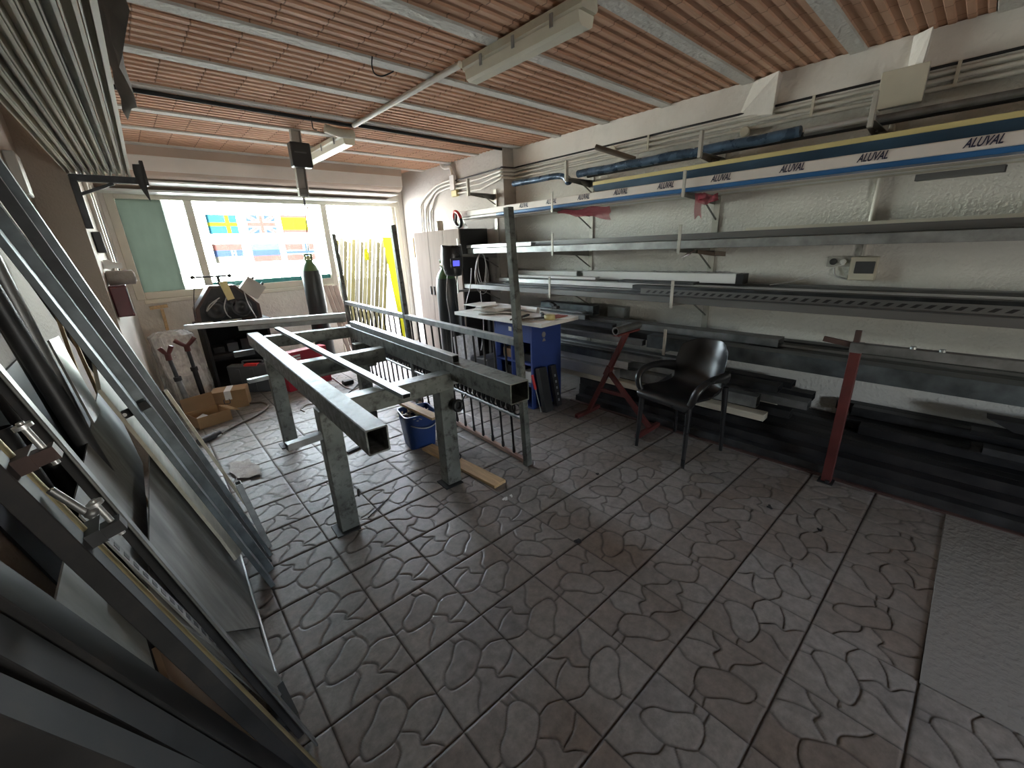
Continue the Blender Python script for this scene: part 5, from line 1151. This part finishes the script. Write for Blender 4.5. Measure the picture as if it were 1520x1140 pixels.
# light flat edge strip and the perforated rails beside the sash clamp
lean_bar('flat_bar', (452,1082),(14,566), .030,.006,'steel','long light flat bar leaning in front of the steel sheets','bar',b=.10,hol=0)
f, t, d, nrm, o = lean_bar('black_angle', (446,1090),(4,570), .022,.02,'dark','black angle behind the long light flat bar','bar',b=.07,hol=0)
def perf(p1, p2, b, label, s0, s1, mt):
    f, t = lean_pts(p1,p2,b); d = (t-f).normalized(); nrm = V(d.z,0,-d.x); sd = V(0,1,0)
    r = Root('perforated_rail', f+d*s0, label, 'rail')
    r.part('strip', MB().obox(f+d*(s0+s1)/2, sd*.019, nrm*.002, d*(s1-s0)/2), mt)
    hm = MB(); s = s0+.03
    while s < s1-.02: hm.obox(f+d*s+nrm*.0024, sd*.009, nrm*.0005, d*.010); s += .036
    tag(r.part('hole', hm, 'black'), kind='stuff')
perf((386,1022),(141,782), .06, 'pale rail with a row of square holes beside sash clamp', .06, 1.0, 'sheet')
perf((392,1078),(150,868), .050, 'dim rail with square holes between clamp and grey sheet', .04, .85, 'steel')
# sash clamp
f, t = lean_pts((466,1136),(24,694), .115); d = (t-f).normalized(); nrm = V(d.z,0,-d.x); sd = V(0,1,0)
cl = Root('sash_clamp', f, 'long black sash clamp with brass-coloured rod leaning lower left', 'clamp')
top_s = (t-f).length
cl.part('bar', MB().bar(f-sd*.032-nrm*.01+d*.02, f-sd*.032-nrm*.01+d*top_s, .045, .03, up=nrm), 'dark')
cl.part('rod', MB().cyl(f+d*.02, f+d*(top_s*.99), .010, 12), 'brass')
def at_px(x, y): 
    q = gy(x,y,f.y); return (q-f).dot(d)
for (x, y, lb) in ((22,690,'jaw'),(150,785,'sliding_jaw')):
    s = at_px(x,y); c_ = f+d*s+nrm*.01
    j = cl.part(lb, MB().obox(c_, sd*.030, nrm*.016, d*.013).obox(c_+nrm*.026-sd*.016, sd*.013, nrm*.018, d*.011), 'rust' if lb == 'jaw' else 'dark2')
    cl.sub(j, 'screw', MB().cyl(c_+nrm*.032-sd*.016-d*.02, c_+nrm*.032-sd*.016+d*.06, .005, 10).cyl(c_+nrm*.032-sd*.016+d*.05, c_+nrm*.032-sd*.016+d*.056, .012, 14), 'alu')
cl.part('crank', MB().cyl(f+d*at_px(0,755)+nrm*.015-sd*.02, f+d*at_px(30,815)+nrm*.03-sd*.02, .006, 10).lathe(f+d*at_px(30,815)+nrm*.03-sd*.02,[(.004,0),(.010,.005),(.010,.012),(.004,.018)],12), 'steel')
# thin rod lying along the feet
a, b = gz(357,826), gz(409,1000); single('thin_rod', MB().cyl(V(a.x,a.y,.007),V(b.x,b.y,.007),.006,8), 'alu', 'thin bright rod on the floor along the foot of sheets', 'rod')
a = gz(414,1040); b = gz(430,1075); single('end_block', MB().obox(a.lerp(b,.5)+V(0,0,.02), (b-a)*.7, V(.03,.01,0), (0,0,.018)), 'blackmatt', 'black block at the foot of the leaning light flat bar', 'block')
# dark sections at the very front
lean_bar('box_section', (372,1138),(2,900), .075,.05,'dark','dark box section leaning at the bottom left, uppermost of three','box section',b=.10)
lean_bar('box_section', (290,1138),(2,985), .075,.05,'dark','dark box section leaning at the bottom left, middle of three','box section',b=.12)
lean_bar('box_section', (165,1138),(2,1075), .06,.05,'dark','dark box section leaning at the bottom left, lowest of three','box section',c=.655)
# dark bars further up along the wall
for i, (p1, p2, w, mt, lb, c, kd) in enumerate((((107,642),(62,565),.05,'dark','black round tube with bright edge at far left, left of flat strip',1.95,'round'),
    ((72,570),(0,455),.05,'dark2','dark round tube left of the black round tube',1.85,'round'),
    ((60,522),(0,408),.04,'steel','thin grey tube upper left behind the wide channel',1.9,'round'),
    ((150,560),(30,392),.06,'dark','black flat bar behind the flat blue-grey section',2.62,'bar'),
    ((55,655),(0,575),.05,'black','black tube at the left picture edge above the sash clamp',1.75,'round'),
    ((70,740),(0,640),.05,'dark','dark tube crossing behind the sash clamp top',1.62,'round'))):
    lean_bar('round_tube' if kd == 'round' else 'flat_bar', p1, p2, w, .02, mt, lb, 'tube' if kd == 'round' else 'bar', c=c, kind=kd, hol=0 if kd == 'bar' else .003)
for i, (p1, p2, lb) in enumerate((((126,540),(100,482),'short wooden stick between dark bars, right one'),((112,545),(96,500),'short wooden stick between dark bars, left one'))):
    lean_bar('wood_stick', p1, p2, .022,.012,'wood',lb,'stick',c=2.45,zmax=1.35,hol=0)
q = gy(18,252,3.4); single('white_box', MB().box((lw(3.4)+.002,3.4,q.z-.11),(q.x+.03,3.6,q.z+.09),.005), 'greybox', 'pale box on the left wall beside tops of the leaning tubes', 'box')
q = gy(18,385,3.3); single('pale_board', MB().box((lw(3.3)+.002,3.3,q.z-.25),(lw(3.3)+.02,3.75,q.z+.15)), 'paper', 'pale wall panel behind the dark leaning tubes', 'panel')
lean_bar('pale_batten', (52,345),(20,290), .025,.02,'cream','pale batten leaning between the tube tops at upper left','batten',c=2.7,hol=0)
# ================================================================ CEILING FITTINGS
def lamp(x, y0, y1, label):
    r = Root('fluorescent_lamp', (x,(y0+y1)/2,ZC-.12), label, 'lamp')
    z = ZC-.004
    r.part('housing', MB().prof((x,y0,z),(x,y1,z),[(-.055,0),(.055,0),(.06,-.04),(.05,-.055),(-.05,-.055),(-.06,-.04)][::-1]), 'lampbody')
    r.part('diffuser', MB().prof((x,y0+.02,z-.0555),(x,y1-.02,z-.0555),[(-.058,0),(.058,0),(.048,-.045),(.03,-.056),(-.03,-.056),(-.048,-.045)][::-1]), mat('yellowed lamp diffuser', (.70,.68,.56), .35, 0, .05))
    for k in (.2,.5,.8): r.part('clip', MB().box((x-.066,y0+(y1-y0)*k-.01,z-.075),(x-.0605,y0+(y1-y0)*k+.01,z-.02)), 'galv')
zs = lambda p: EYEP+(p-EYEP)*SC
lx = 1.62*SC
lamp(lx, 1.25*SC, 2.03*SC, 'nearer of the two long ceiling lamp housings')
lamp(lx, 3.62*SC, 4.6*SC, 'farther ceiling lamp housing, beside the hanging bracket')
single('ceiling_conduit', MB().cyl((lx-.06,2.04*SC,ZC-.02),(lx-.06,3.40*SC,ZC-.02),.019,12), 'pvc', 'pale conduit on ceiling joining the two lamps', 'conduit')
for i, (x0, x1, lb) in enumerate(((.2,1.80,'left'),(1.86,XR2-.03,'right'))):
    single('ceiling_cable', MB().cyl((x0,3.40*SC,ZC-.016),(x1,3.43*SC,ZC-.016),.014,10).cyl((x0,3.40*SC+.03,ZC-.012),(x1,3.43*SC+.03,ZC-.012),.010,8), 'blackmatt', f'dark double cable across the ceiling, {lb} of the lamp line', 'cable')
single('lamp_connector', MB().tube(smooth_curve([(lx-.25,3.55*SC,ZC-.03),(lx-.12,3.54*SC,ZC-.055),(lx,3.56*SC,ZC-.045)],6),.035,10), 'lampbody', 'rounded white connector where ceiling conduit meets farther lamp', 'connector')
q = gz(552,92,ZC-.03)
single('loose_wire', MB().tube(smooth_curve([gz(552.5,84,ZC-.006),gz(552,97,ZC-.03),gz(556,109,ZC-.06),gz(566,113,ZC-.06),gz(576,110,ZC-.04),gz(584,106,ZC-.01)],6),.004,6), 'blackmatt', 'black loop of loose wire hanging from the ceiling', 'wire')
single('loose_wire', MB().tube(smooth_curve([gz(461,172,ZC-.01),gz(463,182,ZC-.05),gz(465,191,ZC-.1),gz(470,193,ZC-.1)],6),.004,6), 'blackmatt', 'short dark wire dangling left of the farther lamp', 'wire')
# hanging bracket with black box and hook
hb_ = gz(436,194,ZC); Yh = hb_.y
b0 = gy(453,292,Yh); 
ht = Root('hoist_bracket', (hb_.x,Yh,b0.z), 'grey channel hanging from ceiling with black box and hook', 'hoist')
ht.part('channel', MB().chan((hb_.x,Yh,ZC),(b0.x-.02,Yh,b0.z),.085,.05,.006,up=(0,-1,0)), 'greybox')
q = gy(444,232,Yh-.06); ht.part('motor_box', MB().box((q.x-.085,Yh-.14,q.z-.10),(q.x+.085,Yh-.052,q.z+.10),.008), 'black')
q2 = gy(446,226,Yh-.14); ht.part('box_stripe', MB().box((q2.x-.05,Yh-.1435,q2.z-.006),(q2.x+.05,Yh-.1405,q2.z+.006)), 'toolgrey')
k0 = gy(450,292,Yh-.03); ht.part('hook', MB().tube(smooth_curve([k0, k0-V(0,0,.07), k0+V(.018,0,-.10), k0+V(.03,0,-.07)],6),.006,6).bar(k0+V(-.03,0,.04),k0+V(.04,0,.05),.05,.05), 'bracketd')
w0 = gy(449,300,Yh-.03); w1 = gy(456,372,Yh-.03)
single('hoist_cable', MB().tube([k0-V(0,.0,.0)+V(.0,-.04,0),V(w1.x,Yh-.06,w1.z)],.004,6), 'blackmatt', 'thin black cable hanging from hoist hook towards gas cylinder', 'cable')
# ================================================================ OVERHEAD RACK, LEFT
Zr = 2.03
ar = Root('rack_bracket', (lw2(3.95),3.95,Zr-.2), 'dark steel arm bracket holding the overhead profiles on left wall', 'bracket')
t1_ = gz(214,268,Zr-.02)
ar.part('arm', MB().bar((lw2(3.95)+.001,3.93,Zr-.022),(t1_.x,3.93,Zr-.022),.04,.04), 'dark2')
ar.part('post', MB().box((lw2(3.95)+.0005,3.91,Zr-.32),(lw2(3.95)+.035,3.95,Zr-.043)), 'dark2')
ar.part('strut', MB().bar((lw2(3.95)+.02,3.93,Zr-.12),(lw2(3.95)+.20,3.93,Zr-.045),.018,.018), 'dark2')
ar.part('tip_plate', MB().box((t1_.x+.001,3.90,Zr-.05),(t1_.x+.02,3.96,Zr+.10)), 'black')
single('arm_bracket', MB().box((lw(.6)+.001,.58,Zr-.04),(lw(.6)+.60,.62,Zr-.0005)), 'dark2', 'second dark steel arm holding the overhead profiles', 'bracket')
n = 9
for i in range(n):
    x = -.075+.0342*i; y0 = 4.18-random.uniform(0,.06); sl = .042
    f = (lambda y: x+sl*(y-3.93))
    a = V(f(y0),y0,Zr); b = V(f(-1.2),-1.2,Zr); q = .0158; lip = .0085 if i < n-1 else .013
    h = random.uniform(.05,.06)
    mb = MB().prof(a, b, [(-q,0),(-q+lip,0),(-q+lip,.045),(q-.004,.045),(q-.004,.004),(q,.004),(q,h),(-q,h)])
    single('cream_profile', mb, 'cream' if i % 4 != 2 else 'bracket', f'long cream profile on the overhead left rack, {"nearest the wall" if i == 0 else ("outermost" if i == n-1 else ORD[i]+" from the wall")}', 'profile', 'cream profiles on the overhead rack')
P = []
for i in range(16):
    y = 2.55-.13*i; row = []
    for j in range(7):
        t = j/6; row.append((.235+.042*(y-3.93)+.0+.018*math.sin(i*1.1+j*.9)+.02*t, y+.02*math.sin(j*1.7), Zr+.28-.25*t+.015*math.sin(i*1.9)))
    P.append(row)
single('black_sheeting', MB().grid(P), 'black', 'crumpled black plastic hanging along overhead left profiles', 'plastic sheet')
P = []
for i in range(9):
    t = i/8; q = gy(204+20*t**1.6, 244+55*t, 3.86); w_ = .05*(1-t**2)+.004
    P.append([V(q.x-w_*.5,3.86+.008*math.sin(3*t),q.z), V(q.x+w_*.1,3.85,q.z), V(q.x+w_*.5,3.86,q.z)])
single('black_flap', MB().grid(P), 'black', 'curved black rubber flap hanging from the rack arm tip', 'flap')
# ================================================================ FLAG SIGN ON THE WINDOW
Yf = YB+.13
fl_def = {'SE':((308,320),(353,346)),'UK':((367,319),(410,347)),'ES':((418,319),(457,346)),'RS':((318,363),(362,389)),'RU':((375,362),(417,388)),'NO':((425,361),(468,387))}
tm = {k: translucent('flag '+k, c) for k, c in dict(blue=(.012,.045,.062),yel=(.075,.066,.005),navy=(.018,.026,.055),red=(.072,.026,.022),wht=(.10,.095,.09),cyan=(.035,.062,.075),sand=(.06,.05,.04)).items()}
fs_ = Root('flag_sign', (1.5,Yf,1.35), 'window sign with six national flags in two rows', 'sign')
a = gy(300,318,Yf+.01); b = gy(478,392,Yf+.01)
fs_.part('sign_edge', MB().box((a.x-.02,Yf+.004,b.z-.10),(a.x+.05,Yf+.007,a.z+.02)), translucent('teal sign edge', (.02,.07,.066), .35))
fl_mats = list(tm)
def flag(key, layers):
    (x0,y0),(x1,y1) = fl_def[key]; zc = gy((x0+x1)/2,(y0+y1)/2,Yf); w_ = gy(x1,(y0+y1)/2,Yf).x-gy(x0,(y0+y1)/2,Yf).x; h_ = .225
    NU, NV = 50, 30; mb = MB(); col = []
    vs = [(zc.x+w_*(i/NU-.5), Yf, zc.z+h_*(.5-j/NV)) for j in range(NV+1) for i in range(NU+1)]
    fs = []
    for j in range(NV):
        for i in range(NU):
            u, v = (i+.5)/NU, (j+.5)/NV; c = None
            for m_, test in layers:
                if test(u,v): c = m_
            fs.append((j*(NU+1)+i+NU+1, j*(NU+1)+i+NU+2, j*(NU+1)+i+1, j*(NU+1)+i)); col.append(fl_mats.index(c))
    mb.add(vs, fs); o = fs_.part('flag', mb, [tm[k] for k in fl_mats]); o.data.polygons.foreach_set('material_index', col)
al_ = lambda u, v: True
flag('SE',[('blue',al_),('yel',lambda u,v: .4<v<.6 or .60<u<.74)])
dg_ = lambda u,v,w: abs((u-.5)-(v-.5))<w or abs((u-.5)+(v-.5))<w
flag('UK',[('navy',al_),('wht',lambda u,v: dg_(u,v,.12)),('red',lambda u,v: dg_(u,v,.04)),('wht',lambda u,v: abs(u-.5)<.11 or abs(v-.5)<.18),('red',lambda u,v: abs(u-.5)<.06 or abs(v-.5)<.10)])
flag('ES',[('yel',al_),('red',lambda u,v: v<.15 or v>.82)])
flag('RS',[('red',al_),('navy',lambda u,v: v>.34),('sand',lambda u,v: v>.67),('sand',lambda u,v: (.58<u<.64 or .70<u<.76) and .34<v<.8 or (.58<u<.76 and .45<v<.55))])
flag('RU',[('cyan',al_),('navy',lambda u,v: v>.33),('red',lambda u,v: v>.66)])
flag('NO',[('red',al_),('wht',lambda u,v: .36<v<.64 or .60<u<.82),('navy',lambda u,v: .43<v<.57 or .67<u<.75)])
# ================================================================ OUTSIDE THE DOOR
Yo = 6.95
n = 13
for i in range(n):
    x = 501+6.1*i; t = gy(x, 357-3*math.sin(i*1.7), Yo+.25); bx = gy(x-9,482,Yo-.1).x
    single('leaning_profile', MB().bar((bx,Yo-.12,-.008),(t.x,Yo+.25,t.z),.044+.014*((i*5)%3)/2,.03,up=(0,1,0)), mat('outdoor profile', [(.046,.040,.018),(.056,.052,.040),(.032,.028,.015),(.060,.054,.030)][i%4], .9, spec=0.), f'pale profile leaning outside the doorway, {ORD[i] if i else "leftmost"}{" from the left" if i else " of the row"}', 'profile', 'profiles leaning outside the doorway')
q = gy(543,378,Yo+.14); single('yellow_tag', MB().box((q.x-.04,Yo+.10,q.z-.09),(q.x+.03,Yo+.11,q.z+.09)), 'yellowbright', 'yellow tag tied on the profiles outside the doorway', 'tag')
a = gy(568,352,Yo+.05); b = gy(588,352,Yo+.05)
single('yellow_board', MB().hexa([(a.x+.02,Yo-.2,-.008),(b.x+.04,Yo-.2,-.008),(b.x+.04,Yo-.18,-.008),(a.x+.02,Yo-.18,-.008),(a.x,Yo+.05,a.z),(b.x+.02,Yo+.05,a.z),(b.x+.02,Yo+.07,a.z),(a.x,Yo+.07,a.z)]), 'yellowbright', 'bright yellow board leaning outside the doorway', 'board')
fbk = MB().box((gy(495,450,7.35).x,7.33,-.01),(4.3,7.40,.9)); struct('trim_9', MB().box((2.3,7.36,-.01),(4.6,7.45,1.05)), 'paving')
# ================================================================ LIGHT, CAMERA
w = bpy.data.worlds.new('overcast daylight'); bpy.context.scene.world = w; w.use_nodes = True
bg = w.node_tree.nodes['Background']
nw = w.node_tree.nodes; lw_ = w.node_tree.links
sky = nw.new('ShaderNodeTexSky'); sky.sky_type = 'NISHITA'; sky.sun_disc = False; sky.sun_elevation = R(55); sky.sun_rotation = R(200)
mxs = nw.new('ShaderNodeMix'); mxs.data_type = 'RGBA'; mxs.inputs[0].default_value = .12; mxs.inputs[6].default_value = (1,.985,.96,1)
lw_.new(sky.outputs[0], mxs.inputs[7]); lw_.new(mxs.outputs[2], bg.inputs[0])
bg.inputs[1].default_value = WORLD
def portal(loc, rot, sx, sy):
    l = bpy.data.lights.new('daylight_portal', 'AREA'); l.shape = 'RECTANGLE'; l.size = sx; l.size_y = sy; l.cycles.is_portal = True
    o = bpy.data.objects.new('daylight_portal', l); COL.objects.link(o); o.location = loc; o.rotation_euler = rot
portal((1.78,YB+.25,1.05),(R(-90),0,0),3.5,2.5)
portal(((RX1+RX0)*SC/2,-3.25,EYE+((FILL_SILL+FILL_HEAD)/2-EYE)*SC),(R(90),0,0),(RX1-RX0)*SC+.2,(FILL_HEAD-FILL_SILL)*SC+.2)
cam = bpy.data.cameras.new('camera'); co = bpy.data.objects.new('camera', cam); COL.objects.link(co)
cam.sensor_width = 36; cam.lens = F/1520*36; cam.clip_start = .02
co.matrix_world = Matrix(((AR.x,AU.x,-AF.x,0),(AR.y,AU.y,-AF.y,0),(AR.z,AU.z,-AF.z,EYE),(0,0,0,1)))
sc = bpy.context.scene; sc.camera = co
sc.view_settings.view_transform = 'Standard'; sc.view_settings.look = 'None'; sc.view_settings.gamma = 1; sc.view_settings.use_curve_mapping = False
sc.view_settings.exposure = EXPOSURE
sc.cycles.use_denoising = True; sc.cycles.max_bounces = 10; sc.cycles.diffuse_bounces = 6; sc.cycles.sample_clamp_indirect = 6
